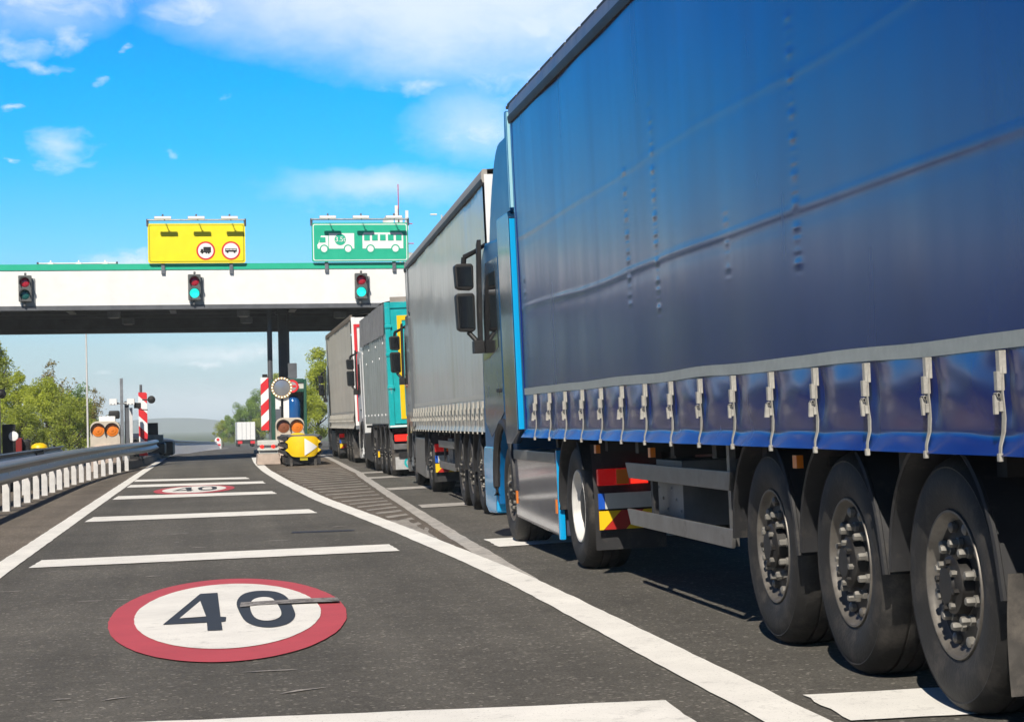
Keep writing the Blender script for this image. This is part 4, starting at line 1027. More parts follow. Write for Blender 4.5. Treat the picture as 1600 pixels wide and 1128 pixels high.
# ------------------------------------------------------------------ island furniture (between the lanes)
def barber(name, x0, x1, y, z0, z1, up, label, pole):
    e = empty(name, ((x0 + x1) / 2, y, gz((x0 + x1) / 2, y)), label=label, cat='marker board')
    zb = gz((x0 + x1) / 2, y); w = (x1 - x0) / 2; z0 -= zb; z1 -= zb
    b = MB(); b.box(-w, w, 0, .05, z0, z1, M_wsheet); b.obj('board', e)
    b = MB(); h = 2 * w * .95; pitch = .68; z = z0 - h
    def clipz(poly):
        for val, keep in ((z0, lambda v: v >= z0 - 1e-9), (z1, lambda v: v <= z1 + 1e-9)):
            r = []
            for i in range(len(poly)):
                p, s = poly[i], poly[(i + 1) % len(poly)]
                if keep(p[1]): r.append(p)
                if keep(p[1]) != keep(s[1]): t = (val - p[1]) / (s[1] - p[1]); r.append((p[0] + (s[0] - p[0]) * t, val))
            poly = r
            if len(poly) < 3: return None
        return poly
    while z < z1:
        q = [(-w, z), (-w, z + pitch / 2), (w, z + pitch / 2 + h), (w, z + h)] if up else [(w, z), (w, z + pitch / 2), (-w, z + pitch / 2 + h), (-w, z + h)]
        q = clipz(q)
        if q: b.poly([(p[0], -.004, p[1]) for p in q], M_redpaint)
        z += pitch
    b.obj('red_stripe', e, smooth=0)
    b = MB(); b.tube([(pole, .1, 0), (pole, .1, z1 + (.26 if not up else 0))], .045, M_gantry if not up else M_galvd, 8); b.obj('post', e)
    return e
barber('marker_board', 1.585, 1.835, 64, 1.10, 2.79, True, 'red and white striped board at left of the island column', .16)
barber('marker_board', -2.43, -2.14, 68.5, .30, 2.45, False, 'tall red and white striped board on the left by the guardrail', -.06)

def flasher(x, y, zc, label, lit):
    zb = gz(x, y)
    e = empty('warning_light', (x, y, zb), label=label, cat='warning light', group='twin amber warning lights')
    z = zc - zb
    prof = [(-.46, z - .52), (.46, z - .52), (.46, z + .05)]
    for k in range(7): a = radians(15 * k); prof.append((.46 - .22 + .22 * cos(a), z + .06 + .22 * sin(a)))
    for k in range(7): a = radians(90 + 15 * k); prof.append((-.46 + .22 + .22 * cos(a), z + .06 + .22 * sin(a)))
    b = MB(); b.prism(prof, 'y', 0, .5, M_beige); b.obj('casing', e, bevel=.03)
    b = MB(); b.lathe([(.50, .0), (.50, z - .50), (.44, z - .46), (0, z - .46)], M_concp, 28, 'z', c=(0, .35, 0)); b.obj('plinth', e)
    for s, m in ((-.215, 0), (.215, 1)):
        b = MB(); mm = M_amber if (lit or m) else mat('dark_amber_lens', (.24, .085, .04), .3, coat=.3)
        b.lathe([(0, -.07), (.04, -.068), (.042, -.05), (.12, -.045), (.13, -.03), (.195, -.02), (.2, -.002)], mm, 32, 'y', c=(s, 0, z)); b.obj('lamp', e)
        b = MB(); b.grid(lambda a, yy: (s + .225 * cos(a), yy, z + .225 * sin(a)), [radians(-30 + 240 * i / 20) for i in range(21)], [0, -.15], M_black); b.obj('visor', e)
    return e
flasher(-3.27, 63, 1.20, 'beige twin amber warning light behind the left guardrail', True)
flasher(2.50, 64, 1.21, 'beige twin amber warning light behind the yellow cushion', False)

def mirror_sign():
    x, y = 2.29, 65.0; zb = gz(x, y)
    e = empty('lit_mirror', (x, y, zb), label='round grey mirror ringed with small lights on two white posts', cat='traffic mirror')
    z = 2.47 - zb
    b = MB(); b.lathe([(0, -.02), (.20, -.015), (.27, -.0), (.27, .03), (0, .05)], mat('dull_mirror', (.42, .43, .45), .25, metal=.7), 40, 'y', c=(0, 0, z)); b.obj('mirror_face', e)
    b = MB(); b.lathe([(.27, -.01), (.275, -.03), (.345, -.03), (.35, .0), (.345, .04), (.27, .04)], mat('brown_ring', (.33, .22, .12), .5), 40, 'y', c=(0, 0, z), closed=True); b.obj('ring', e)
    m = mat('ring_bulb', (.9, .85, .6), .3, emit=(1, .9, .62), estr=.9)
    for k in range(20):
        a = 2 * pi * k / 20; b = MB(); b.lathe([(0, -.05), (.022, -.042), (.028, -.028)], m, 10, 'y', c=(.31 * cos(a), 0, z + .31 * sin(a))); b.obj('bulb', e)
    for s in (-.12, .14):
        b = MB(); b.box(s - .09, s + .09, .06, .16, .2, z - .15, M_wpaint); b.obj('post', e, bevel=.01)
mirror_sign()

def booth():
    x, y = 2.62, 68.0; zb = gz(x, y)
    e = empty('toll_booth', (x, y, zb), label='dark green framed toll booth with blue window at the column foot', cat='toll booth')
    b = MB(); b.box(-.62, -.40, 0, 1.6, .0, 2.72, M_dgreen); b.box(.52, .62, 0, 1.6, .0, 2.74, M_dgreen); b.box(-.40, .52, 0, 1.6, 2.3, 2.42, M_dgreen); b.box(-.40, .52, 0, 1.6, 2.62, 2.76, M_dgreen); b.box(-.4, .52, 0, 1.6, 0, .9, M_gantry); b.obj('frame', e, bevel=.02)
    b = MB(); b.box(-.40, .52, .05, .08, 2.42, 2.62, M_plate); b.obj('header_panel', e)
    b = MB(); b.box(-.40, .52, .9, .94, .9, 2.3, mat('booth_grey', (.25, .27, .28), .5)); b.obj('back_panel', e)
    b = MB(); b.lathe([(0, .95), (.20, .95), (.245, 1.2), (.25, 1.75), (.22, 2.0), (.12, 2.16), (0, 2.2)], mat('glossy_blue', (.01, .085, .28), .08, coat=.8), 24, 'z', c=(.18, .30, 0)); b.obj('blue_housing', e)
    b = MB(); b.disc((.13, -.02, 2.50), .22, M_redpaint, 'y'); b.disc((.13, -.025, 2.50), .15, mat('grey_face', (.35, .3, .32), .5), 'y'); b.box(.0, .26, -.032, -.027, 2.46, 2.54, M_redpaint); b.obj('roundel', e, smooth=0)
    b = MB(); b.box(.02, .32, .4, .7, 2.78, 3.30, M_gantry); b.obj('equipment_box', e, bevel=.02)
booth()
def cushion():
    x, y = 2.62, 57.5; zb = gz(x, y)
    e = empty('crash_cushion', (x, y, zb), label='yellow crash cushion with white arrow at the tip of the island', cat='crash cushion')
    R_ = .56
    def fr(a, z, r=R_): return (r * sin(a), .55 - r * .95 * cos(a), z)
    b = MB(); A = [radians(-48 + 96 * i / 24) for i in range(25)]
    v = []; f = []
    for i, a in enumerate(A):
        q = min(1, abs(a) / radians(48)); lo = .26 + .13 * q ** 5; hi = .86 - .06 * q ** 6
        v += [fr(a, lo + (hi - lo) * t, R_ + .03 * sin(pi * t)) for t in (0, .25, .5, .75, 1)]
    for i in range(24):
        for j in range(4): f.append((i * 5 + j, (i + 1) * 5 + j, (i + 1) * 5 + j + 1, i * 5 + j + 1))
    b.add(v, f, M_yelplas)
    for zc in (.46, .70):
        for s in (-1, 1):
            a0 = radians(48) * s; b.prism([(fr(a0, 0)[0] - .02 * s, zc - .09), (fr(a0, 0)[0] + .10 * s, zc), (fr(a0, 0)[0] - .02 * s, zc + .09)], 'y', fr(a0, 0)[1] - .01, fr(a0, 0)[1] + .03, M_yelplas)
    nose = b.obj('nose_cover', e)
    b = MB(); v = [fr(a, z, R_ + .006) for a, z in ((radians(2), .30), (radians(2), .80), (radians(2), .55))]
    n = 10; vv = []
    for i in range(n + 1):
        a = radians(3 + 40 * i / n); h = .25 * (1 - i / n); vv += [fr(a, .55 - h, R_ + .034), fr(a, .55 + h, R_ + .034)]
    b.add(vv, [(2 * i, 2 * i + 2, 2 * i + 3, 2 * i + 1) for i in range(n)], M_wsheet); b.obj('arrow', nose, smooth=0)
    b = MB(); b.lathe([(0, .80), (.27, .80), (.25, .86), (.2, .92), (.1, .955), (0, .96)], M_yelplas, 20, 'z', c=(-.12, .9, 0)); b.obj('hump', e)
    b = MB(); b.box(-.50, .50, .3, 4.5, .84, .90, M_galvd); b.obj('top_cover', e)
    for k in range(3):
        b = MB()
        for z in (.32, .52, .72): b.prism([(-.46, z - .02), (-.62, z + .04), (-.62, z + .12), (-.46, z + .16)], 'y', .25 + k * 1.3, 1.45 + k * 1.3, M_mud)
        b.obj('side_panel', e); b = MB()
        for z in (.32, .52, .72): b.prism([(.46, z - .02), (.56, z + .06), (.56, z + .12), (.46, z + .16)], 'y', .25 + k * 1.3, 1.45 + k * 1.3, M_black)
        b.obj('side_panel', e)
    b = MB(); b.box(-.5, .5, .22, 4.5, .05, .25, M_black); b.box(-.42, .42, .30, 4.4, .25, .84, M_black)
    for s in (-.35, .35): b.box(s - .04, s + .04, .18, .26, 0, .2, M_flap)
    b.obj('base_frame', e)
    b = MB(); b.box(-.10, .12, .05, .08, .16, .25, M_ydark); b.obj('towing_eye', e)
cushion()
def bumper():
    x, y = 1.72, 61.0; zb = gz(x, y)
    e = empty('bollard_guard', (x, y, zb), label='grey steel bumper with two red reflectors beside the cushion', cat='barrier')
    b = MB(); b.prism([(-.36, .02), (.36, .02), (.33, .34), (-.33, .34)], 'y', 0, 1.6, M_concp); b.obj('base', e, bevel=.02)
    b = MB(); b.box(-.34, .34, -.03, .5, .60, .76, M_plate); b.box(-.34, .34, -.03, .5, .44, .52, M_plate); b.box(-.3, .3, .02, .5, .34, .60, M_gantry); b.obj('rail', e, bevel=.03)
    for s in (-.20, .14):
        b = MB(); b.lathe([(0, -.05), (.05, -.045), (.06, -.03)], M_redlens, 16, 'y', c=(s, 0, .565)); b.obj('reflector', e)
bumper()
def simple_box(name, label, cat, x, y, w, d, h, m, extra=None, bevel=.02, z0=0.0):
    o = empty(name, (x, y, gz(x, y) + z0), label=label, cat=cat); b = MB(); b.box(-w / 2, w / 2, 0, d, 0, h, m); b.obj('casing', o, bevel=bevel)
    if extra: extra(o)
    return o
def island_base():
    b = MB(); b.prism([(1.95, 61.5), (3.25, 61.5), (3.45, 66), (3.45, 84), (1.75, 84), (1.75, 63)], 'z', gz(2.6, 70) - .08, gz(2.6, 70) + .16, M_conc)
    tag(b.obj('traffic_island', bevel=.03), 'low concrete island carrying the toll column', 'traffic island', kind='structure')
island_base()
def cctv(x, y, z, label):
    e = empty('security_camera', (x, y, z), label=label, cat='camera'); b = MB(); b.box(-.09, .09, -.16, .16, -.05, .06, M_black); b.obj('housing', e, bevel=.02); b = MB(); b.tube([(0, .1, 0), (.18, .2, -.05)], .025, M_black, 6); b.obj('bracket', e)
cctv(1.93, 71.6, 3.02, 'small black camera on the pipe by the island column')

# ------------------------------------------------------------------ left side furniture
RAIL = [(-3.55, 8), (-3.45, 20), (-3.40, 30), (-3.38, 40), (-3.33, 48), (-3.05, 56), (-2.66, 61.5), (-2.22, 66), (-2.06, 71), (-2.05, 76)]
def rail_pts(pts, step=1.0):
    P = []
    for (a, b), (c, d) in zip(pts, pts[1:]):
        n = max(1, int((d - b) / step))
        for k in range(n): t = k / n; P.append((a + (c - a) * t, b + (d - b) * t))
    P.append(pts[-1])
    for _ in range(8): P = [P[0]] + [((P[i - 1][0] + 2 * P[i][0] + P[i + 1][0]) / 4, P[i][1]) for i in range(1, len(P) - 1)] + [P[-1]]
    return P
WB = [(0, .43), (.045, .45), (.075, .49), (.075, .52), (.02, .56), (.0, .60), (.02, .64), (.075, .68), (.075, .71), (.05, .745), (0, .765), (-.03, .77), (-.045, .745), (-.02, .735), (.02, .72), (.035, .70), (.0, .665), (-.03, .60), (.0, .535), (.035, .51), (.02, .47), (-.02, .44)]
def beam(par, pts, prof, m, flip=1, name='rail', dz=0.0):
    b = MB(); v = []; n = len(prof)
    for (x, y) in pts:
        z = gz(x, y)
        for d, h in prof: v.append((x + flip * d, y, z + h + dz))
    f = [(i * n + j, i * n + (j + 1) % n, (i + 1) * n + (j + 1) % n, (i + 1) * n + j) for i in range(len(pts) - 1) for j in range(n)]
    f += [tuple(range(n)), tuple(range((len(pts) - 1) * n, len(pts) * n))]
    b.add(v, f, m); return b.obj(name, par, smooth=50)
WB = [(d * 1.15, .47 + (h - .43) * 1.13) for d, h in WB]
ge = empty('guardrail', (0, 0, 0), label='galvanised double guardrail on pale posts along the left edge', cat='guardrail')
RP = rail_pts(RAIL); beam(ge, RP, WB, M_galv)
b = MB()
pm = MB(); pm.box(-.10, .02, -.055, .055, -.05, .66, M_post); pm.box(-.085, -.02, -.056, .056, .10, .12, M_post); pmesh = pm.mesh('post', bevel=.008)
def xy_on(P, y): 
    for (a, b_), (c, d) in zip(P, P[1:]):
        if b_ <= y <= d: return a + (c - a) * (y - b_) / (d - b_)
    return P[-1][0]
y = 10.0
while y < 64:
    x = xy_on(RP, y); o = bpy.data.objects.new('post', pmesh); COL.objects.link(o); o.parent = ge; o.location = (x, y, gz(x, y)); o.rotation_euler = (0, 0, .15 * N3(y, 1, 1)); y += 1.87
for y in (10.0 + 1.87 * k for k in range(0, 30, 2)):
    x = xy_on(RP, y); b = MB(); b.tube([(x + .015, y, gz(x, y) + .6), (x + .03, y, gz(x, y) + .6)], .02, M_galv, 6); b.obj('bolt', ge)
ge2 = empty('guardrail', (0, 0, 0), label='darker back rail behind the pale guardrail posts', cat='guardrail')
RB = rail_pts([(-4.05, 12), (-3.98, 30), (-3.94, 45), (-3.92, 54)]); beam(ge2, RB, [(p[0], p[1] + .08) for p in WB], M_galvd, flip=-1)
y = 13
while y < 54:
    x = xy_on(RB, y); o = bpy.data.objects.new('post', pmesh); COL.objects.link(o); o.parent = ge2; o.location = (x + .08, y, gz(x, y)); y += 3.74
# white bar of the opposite lane seen between the posts
line('opposite_edge_line', [(-5.2, 12), (-5.1, 40), (-5.0, 62)], .2, M_white, .008, 'white line on the opposite carriageway behind the guardrail', .1)
# rubber kerb and rail end
kb = empty('kerb_block', (0, 0, 0), label='dark low kerb with dirt under the guardrail end', cat='kerb')
P = rail_pts([(-3.0, 60), (-2.62, 64), (-2.33, 70), (-2.18, 80), (-2.15, 90)])
b = MB(); v = []
for x, y in P: z = gz(x, y); v += [(x - .5, y, z - .02), (x - .45, y, z + .26), (x + .06, y, z + .26), (x + .12, y, z - .02)]
f = [(i * 4 + j, i * 4 + j + 1, i * 4 + 5 + j, i * 4 + 4 + j) for i in range(len(P) - 1) for j in range(3)] + [(0, 1, 2, 3), tuple(len(v) - 4 + k for k in range(4))]
b.add(v, f, mat('grimy_concrete', (.085, .075, .068), .9, var=.3, vscale=3)); b.obj('kerb_body', kb)
be = empty('barrier_end', (-2.1, 82, gz(-2, 82)), label='black rubber end block where the guardrail stops', cat='barrier'); b = MB(); b.box(-.30, .22, 0, 3, .2, .66, M_black); b.obj('block', be, bevel=.08); b = MB(); b.box(-.4, .5, 3, 7, .1, .7, M_black); b.obj('nose', be, bevel=.08)
# beyond the canopy: pale barrier with a steel rail
wl_ = empty('concrete_barrier', (0, 0, 0), label='long pale concrete barrier with steel rail beyond the canopy', cat='barrier')
P = [(-2.35 + bend(y), y) for y in lin(86, 225, 50)]
beam(wl_, P, [(.50, 0), (.04, .68), (-.3, .68), (-.35, 0)], M_concw, name='wall'); beam(wl_, P, [(.04, .70), (.06, .76), (.0, .82), (-.15, .82), (-.15, .70)], M_galvd, name='rail')
hm = empty('hazard_marker', (P[-1][0] + .2, 226, gz(P[-1][0], 226)), label='red and white rounded marker at the barrier end', cat='marker')
b = MB(); b.lathe([(0, -.05), (.34, -.03), (.36, 0), (.36, .1), (0, .12)], M_wsheet, 24, 'y', c=(0, 0, .95)); b.box(-.36, .36, 0, .1, 0, .95, M_wsheet); b.obj('board', hm)
b = MB(); b.disc((0, -.06, 1.05), .17, M_redpaint, 'y'); b.box(-.28, .28, -.06, -.02, .35, .55, M_redpaint); b.obj('red_mark', hm, smooth=0)

def mast():
    x, y = -2.92, 67.0; zb = gz(x, y)
    e = empty('camera_mast', (x, y, zb), label='grey mast with two pale camera boxes behind the left guardrail', cat='camera mast')
    b = MB(); b.box(-.05, .05, -.05, .05, 0, 2.98, M_galv); b.obj('pole', e)
    b = MB(); b.box(.08, .22, .1, .24, 0, 2.22, M_gantry); b.box(.24, .34, .1, .2, .6, 2.0, M_post); b.obj('duct', e)
    b = MB(); b.tube([(-.25, 0, 2.15), (.5, 0, 2.15)], .03, M_galv, 6); b.obj('crossarm', e)
    for s in (-.27, .30):
        b = MB(); b.box(s - .12, s + .12, -.25, .15, 2.10, 2.30, M_wpaint); b.box(s - .09, s - .04, -.26, -.25, 2.11, 2.14, M_black); b.box(s + .02, s + .07, -.26, -.25, 2.11, 2.14, M_black); b.obj('camera_box', e, bevel=.015)
    b = MB(); b.box(.40, .62, -.1, .2, 1.98, 2.16, M_black); b.tube([(.5, 0, 2.0), (.62, -.1, 1.93), (.85, -.2, 1.92)], .02, M_black, 6); b.obj('spotlight', e, bevel=.03)
mast()
def bk(o):
    b = MB(); b.box(.05, .35, .1, .4, .30, .62, M_black); b.obj('lid', o, bevel=.08)
simple_box('signal_cabinet', 'black cabinet on the concrete plinth beside the left striped board', 'cabinet', -2.42, 84.4, .42, .4, .50, M_black, z0=1.0)
simple_box('plinth', 'beige concrete plinth behind the left striped board', 'plinth', -2.56, 84, 1.1, 1.4, 1.0, M_conc)
simple_box('equipment_box', 'white box on top of the left twin amber light', 'box', -3.22, 63.3, .50, .3, .22, M_wpaint, z0=1.50 - .0)
simple_box('equipment_box', 'black box just behind the white box on the left amber light', 'box', -3.02, 63.7, .34, .3, .26, M_black, z0=1.63, bevel=.06)
b = MB(); b.lathe([(0, -.08), (.10, -.06), (.13, 0), (.1, .08), (0, .1)], M_black, 20, 'y'); 
o = empty('spotlight', (-1.95, 67, 2.18), label='round black lamp on the right of the left striped board', cat='lamp'); b.obj('head', o); b = MB(); b.tube([(-.3, .1, 0), (0, .05, 0)], .025, M_black, 6); b.obj('arm', o)
simple_box('bollard', 'black bollard stump behind the mast by the left barrier', 'bollard', -2.62, 68.5, .42, .4, .98, M_black, bevel=.08)
simple_box('low_cabinet', 'dark blue low cabinet between mast and striped board', 'cabinet', -2.62, 72, .5, .4, 1.12, mat('navy_paint', (.02, .03, .06), .5))
# far left toll lane
def pil(o):
    b = MB(); b.lathe([(0, -.10), (.09, -.06), (.11, 0), (.09, .06), (0, .10)], M_black, 16, 'x', c=(.28, -.1, 2.20)); b.tube([(.1, 0, 2.12), (.25, -.1, 2.18)], .03, M_black, 6); b.obj('camera', o)
simple_box('concrete_pillar', 'beige concrete pillar with a black camera at the far left', 'pillar', -4.83, 45, .40, .4, 2.20, M_conc, pil)
def wr(o):
    b = MB(); b.lathe([(0, -.03), (.1, -.02), (.11, 0)], M_wsheet, 20, 'y', c=(.12, -.0, 1.25)); b.obj('reflector', o)
simple_box('black_cabinet', 'black cabinet with a white reflector beside the far left pillar', 'cabinet', -4.50, 45.6, .26, .4, 1.52, M_black, wr)
simple_box('red_box', 'dark red equipment box behind the left guardrail', 'box', -4.46, 47, .26, .4, 1.20, mat('dark_red_paint', (.20, .012, .01), .5))
simple_box('black_box', 'rounded black box right of the dark red box', 'box', -4.28, 47.2, .22, .4, 1.16, M_black, bevel=.07)
simple_box('low_plinth', 'low black plinth at the foot of the far left cabinets', 'plinth', -4.35, 46, .9, 1.8, .86, M_black)
o = empty('barrier_hood', (-4.02, 48, gz(-4, 48)), label='small yellow hood behind the left guardrail', cat='hood'); b = MB(); b.lathe([(0, 1.06), (.10, 1.05), (.18, 1.0), (.20, .94), (0, .94)], M_yelplas, 20, 'z'); b.obj('cap', o); b = MB(); b.box(-.1, .1, -.1, .1, 0, .94, M_gantry); b.obj('stand', o)
# lamp posts
def lamp_post(x, y, h, label, r=.09, arm=0):
    e = empty('lamp_post', (x, y, gz(x, y)), label=label, cat='lamp post')
    b = MB(); b.tube([(0, 0, 0), (0, 0, h)], [r, r * .6], M_post, 8); b.obj('pole', e)
    b = MB(); b.box(-.15 + arm, .45 + arm, -.15, .15, h - .03, h + .12, M_wpaint); b.obj('lamp_head', e, bevel=.04)
lamp_post(-6.63, 110, 8.6, 'thin pale lamp post in front of the left trees', .06)
lamp_post(-9.36, 88, 7.4, 'pale lamp post cut by the left picture edge', .10)
lamp_post(21.15, 180, 20.6, 'tall lamp post whose pale head shows above the grey lorry', .12, -.9)

def telecom():
    x, y = 19.6, 200.0
    e = empty('telecom_mast', (x, y, gz(x, y)), label='red and white lattice telecom mast behind the green sign', cat='telecom mast')
    zs = lin(0, 22.5, 19)
    for k in range(18):
        b = MB(); m = M_redpaint if k % 2 else M_wpaint; z0, z1 = zs[k], zs[k + 1]; w = .38
        for sx in (-1, 1):
            for sy in (-1, 1): b.tube([(sx * w, sy * w, z0), (sx * w, sy * w, z1)], .05, m, 5)
        for sy in (-1, 1): b.tube([(-w, sy * w, z0), (w, sy * w, z1)], .04, m, 4); b.tube([(w, sy * w, z0), (-w, sy * w, z1)], .04, m, 4)
        for sx in (-1, 1): b.tube([(sx * w, -w, z0), (sx * w, w, z1)], .04, m, 4)
        b.obj('lattice_section', e)
    b = MB(); b.tube([(-.5, 0, 21), (-.5, 0, 26)], .05, M_redpaint, 6); b.obj('aerial', e)
    for dx, z, h in ((-.75, 21.6, 2.2), (.3, 21.3, 2.0), (-.3, 21.2, 1.4)):
        b = MB(); b.box(dx - .16, dx + .16, -.5, -.3, z, z + h, M_wpaint); b.obj('antenna', e, bevel=.04)
    for dx, z in ((-1.6, 22.2), (.6, 18.5)):
        b = MB(); b.lathe([(0, 0), (.35, -.05), (.55, -.18), (.55, .1), (0, .25)], M_wpaint, 20, 'y', c=(dx, -.4, z)); b.obj('dish', e)
    b = MB(); b.tube([(-1.6, 0, 22), (.9, 0, 22)], .05, M_redpaint, 6); b.tube([(0, 0, 20), (1.0, 0, 20)], .05, M_redpaint, 6); b.tube([(0, 0, 19), (.9, 0, 19)], .05, M_redpaint, 6); b.obj('crossbar', e)
telecom()

# ------------------------------------------------------------------ trees
def leaf_mat(name, c1, c2):
    m = bpy.data.materials.new(name); m.use_nodes = True; t = m.node_tree; n = t.nodes; l = t.links; b = n['Principled BSDF']
    g_ = n.new('ShaderNodeObjectInfo'); c = n.new('ShaderNodeTexCoord'); z = n.new('ShaderNodeTexNoise'); z.inputs['Scale'].default_value = 1.3; z.inputs['Detail'].default_value = 4
    l.new(c.outputs['Object'], z.inputs['Vector']); r = n.new('ShaderNodeValToRGB'); l.new(z.outputs[0], r.inputs[0])
    r.color_ramp.elements[0].position = .35; r.color_ramp.elements[1].position = .65; r.color_ramp.elements[0].color = c1 + (1,); r.color_ramp.elements[1].color = c2 + (1,)
    l.new(r.outputs[0], b.inputs['Base Color']); b.inputs['Roughness'].default_value = .6
    tr = n.new('ShaderNodeBsdfTranslucent'); l.new(r.outputs[0], tr.inputs[0]); mx = n.new('ShaderNodeMixShader'); mx.inputs[0].default_value = .45
    l.new(b.outputs[0], mx.inputs[1]); l.new(tr.outputs[0], mx.inputs[2]); l.new(mx.outputs[0], n['Material Output'].inputs[0]); return m
LM = [leaf_mat('spring_leaves', (.36, .43, .04), (.60, .66, .085)), leaf_mat('olive_leaves', (.26, .33, .04), (.48, .54, .08)), leaf_mat('deep_leaves', (.14, .26, .04), (.30, .44, .07)), leaf_mat('brown_buds', (.22, .19, .06), (.38, .31, .11))]
def tree_mesh(seed, h, w, lm, n_leaf, base=.12, loose=0.0, leaf=.088):
    rnd = random.Random(seed)
    t = MB(); t.tube([(0, 0, -.2), (.05, .02, h * .35), (.0, .05, h * .7), (.02, 0, h * .93)], [.13, .09, .05, .015], M_bark, 7)
    limbs = []
    for k in range(16):
        z0 = h * rnd.uniform(.15, .75); a = rnd.uniform(0, 2 * pi); L_ = w * rnd.uniform(.45, .95) * (1.15 - z0 / h); p0 = Vector((0, 0, z0)); p1 = p0 + Vector((cos(a) * L_ * .6, sin(a) * L_ * .6, L_ * .5)); p2 = p0 + Vector((cos(a) * L_, sin(a) * L_, L_ * rnd.uniform(.7, 1.3)))
        p2.z = min(p2.z, h); t.tube([p0, p1, p2], [.045, .03, .01], M_bark, 5); limbs += [p1, p2, (p1 + p2) / 2]
    c = MB(); cl = []
    for k in range(46):
        if limbs and rnd.random() < .55: p = rnd.choice(limbs) + Vector((rnd.gauss(0, .25), rnd.gauss(0, .25), rnd.gauss(0, .3)))
        else:
            z = base + (1 - base) * rnd.random() ** .8; env = w * (sin(min(1, (1.03 - z) * 1.5) * pi / 2)) * (.55 + .45 * min(1, z * 3)); a = rnd.uniform(0, 2 * pi); q = env * sqrt(rnd.random()) ; p = Vector((cos(a) * q, sin(a) * q, z * h))
        cl.append((p, rnd.uniform(.22, .62) * (w / 1.9)))
    for k in range(n_leaf):
        p, r = rnd.choice(cl); d = Vector((rnd.gauss(0, 1), rnd.gauss(0, 1), rnd.gauss(0, .9))); d.normalize(); o = p + d * r * (rnd.random() ** .45) * (1 + loose * rnd.random())
        if o.z < .05: o.z = rnd.uniform(.05, .5)
        s = leaf * rnd.uniform(.5, 1.2); u = Vector((rnd.gauss(0, 1), rnd.gauss(0, 1), rnd.gauss(0, .7))).normalized(); v = u.cross(Vector((rnd.gauss(0, 1), rnd.gauss(0, 1), rnd.gauss(0, 1)))).normalized()
        c.add([o - u * s, o + v * s * .42, o + u * s, o - v * s * .42], [(0, 1, 2, 3)], lm)
    return t.mesh('trunk'), c.mesh('crown', smooth=0, fix=False)
TM = [tree_mesh(1, 6.2, 2.3, LM[0], 18000), tree_mesh(2, 5.4, 2.4, LM[0], 18000), tree_mesh(3, 6.6, 1.9, LM[1], 14000, loose=.6), tree_mesh(4, 5.0, 2.2, LM[2], 17000), tree_mesh(5, 6.0, 1.6, LM[3], 2200, loose=.9, leaf=.11), tree_mesh(6, 4.2, 2.2, LM[1], 15000, base=.02)]
def tree(kind, x, y, s, rot, label, group, nm='broadleaf_tree'):
    e = empty(nm, (x, y, gz(x, y)), (0, 0, rot), label, 'tree', group); e.scale = (s, s, s)
    for n_, me in zip(('trunk', 'crown'), TM[kind]):
        o = bpy.data.objects.new(n_, me); COL.objects.link(o); o.parent = e
    return e
GLf = 'trees left of the road'
for k, x, y, s, r, lb in ((2, -13.2, 126, 1.12, 0, 'tall loose tree at the left picture edge'), (3, -14.6, 130, 1.2, 1, 'dark green tree at the very left edge behind the pillar'), (0, -11.5, 122, .82, 2, 'bright bushy tree in the middle of the left group'), (4, -9.5, 124, 1.0, .5, 'thin sparse tree rising above the bright left bushes'), (1, -9.6, 120, .88, 4, 'bright leafy tree under the sparse tree'),
                         (5, -8.0, 116, .80, 2.2, 'low olive bushy tree beside the thin lamp post'), (4, -7.3, 128, .72, 3.1, 'brownish budding tree at the right end of the left group'), (1, -12.9, 117, .72, 5, 'low bright tree behind the yellow hood'), (5, -10.6, 114, .72, 1.2, 'low olive tree at the foot of the left group'), (3, -8.6, 134, .92, 2.9, 'dark tree deep in the left group')):
    tree(k, x, y, s, r, lb, GLf)
GM = 'trees beyond the canopy'
for k, x, y, s, r, lb in ((3, 2.2, 176, .72, 0, 'rounded dark tree left of the far group beyond the canopy'), (3, 4.2, 172, .95, 2, 'taller dark tree behind the right striped board'), (5, .9, 182, .55, 1, 'low bush at the left end of the far group'), (2, 5.4, 168, .9, 3, 'olive tree just left of the island column'), (5, 3.6, 160, .5, 4, 'low bush beside the far white lorry')):
    q_ = 1.85; tree(k, x * q_ + .3, y * q_, s * q_, r, lb, GM)
GRt = 'trees right of the island'
for k, x, y, s, r, lb in ((0, 6.8, 128, .98, 1, 'bright tree between the booth and the farthest lorry'), (2, 8.4, 132, 1.1, 2, 'tall pale tree partly behind the farthest lorry'), (1, 5.7, 124, .72, 5, 'low bright tree right behind the toll booth')):
    tree(k, x, y, s, r, lb, GRt)

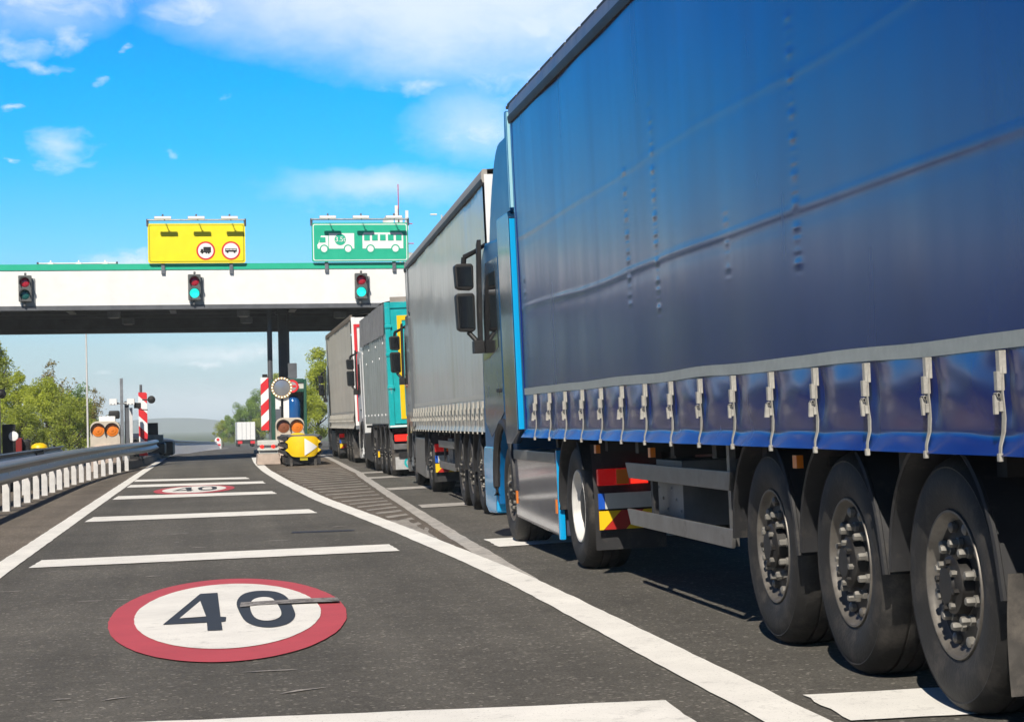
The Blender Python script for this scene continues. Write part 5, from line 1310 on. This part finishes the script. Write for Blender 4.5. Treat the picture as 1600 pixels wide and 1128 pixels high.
# distant hills
b = MB(); hx = lin(-2000, 900, 260)
def hh(x): return 18 + 5 * exp(-((x + 60) / 90) ** 2) + 6 * N3(x / 170, 0, 2) + 2.5 * N3(x / 45, 1, 2)
b.grid(lambda x, t: (x, 3000 + 500 * t, -11 + hh(x) * sin(pi * t) if t else -14), hx, lin(0, 1, 9), mat('wooded_hill', (.05, .075, .035), .95, var=.3, vscale=.004))
tag(b.obj('hills', smooth=60), 'low wooded hills on the horizon', 'hills', kind='structure')

# far-off woodland left of the picture (mirrored in the lorries' sides)
def woodland():
    rnd = random.Random(11); c = MB()
    for k in range(60):
        a = radians(rnd.uniform(8, 42)); d = rnd.uniform(95, 150); x, y = -sin(a) * d, cos(a) * d; h = rnd.uniform(6.5, 11); z0 = gz(x, y)
        for i in range(420):
            u = Vector((rnd.gauss(0, 1), rnd.gauss(0, 1), rnd.gauss(0, 1))).normalized(); r = rnd.random() ** .4
            o = Vector((x, y, z0 + h * .5)) + Vector((u.x * 2.6 * r, u.y * 2.6 * r, u.z * h * .52 * r)); s_ = rnd.uniform(.25, .5)
            p = Vector((rnd.gauss(0, 1), rnd.gauss(0, 1), rnd.gauss(0, .7))).normalized(); q = p.cross(u).normalized()
            c.add([o - p * s_, o + q * s_ * .5, o + p * s_, o - q * s_ * .5], [(0, 1, 2, 3)], LM[1 + k % 2])
    o = c.obj('woodland', smooth=0, fix=False); tag(o, 'wood of mixed trees left of the toll road', 'woodland', kind='stuff')
woodland()

# air: pale haze round the whole place
b = MB(); b.box(-3600, 3600, -100, 3900, -16, 45, mat('air', (1, 1, 1)))
hz = b.obj('haze', smooth=0); tag(hz, 'pale blue haze over the distance', 'haze', kind='stuff')
hm_ = bpy.data.materials.new('haze_air'); hm_.use_nodes = True; t_ = hm_.node_tree; t_.nodes.clear()
pv = t_.nodes.new('ShaderNodeVolumePrincipled'); pv.inputs['Color'].default_value = (.80, .91, 1.0, 1); pv.inputs['Density'].default_value = .00027; pv.inputs['Anisotropy'].default_value = -.45
oo = t_.nodes.new('ShaderNodeOutputMaterial'); t_.links.new(pv.outputs[0], oo.inputs['Volume'])
hz.data.materials.clear(); hz.data.materials.append(hm_)
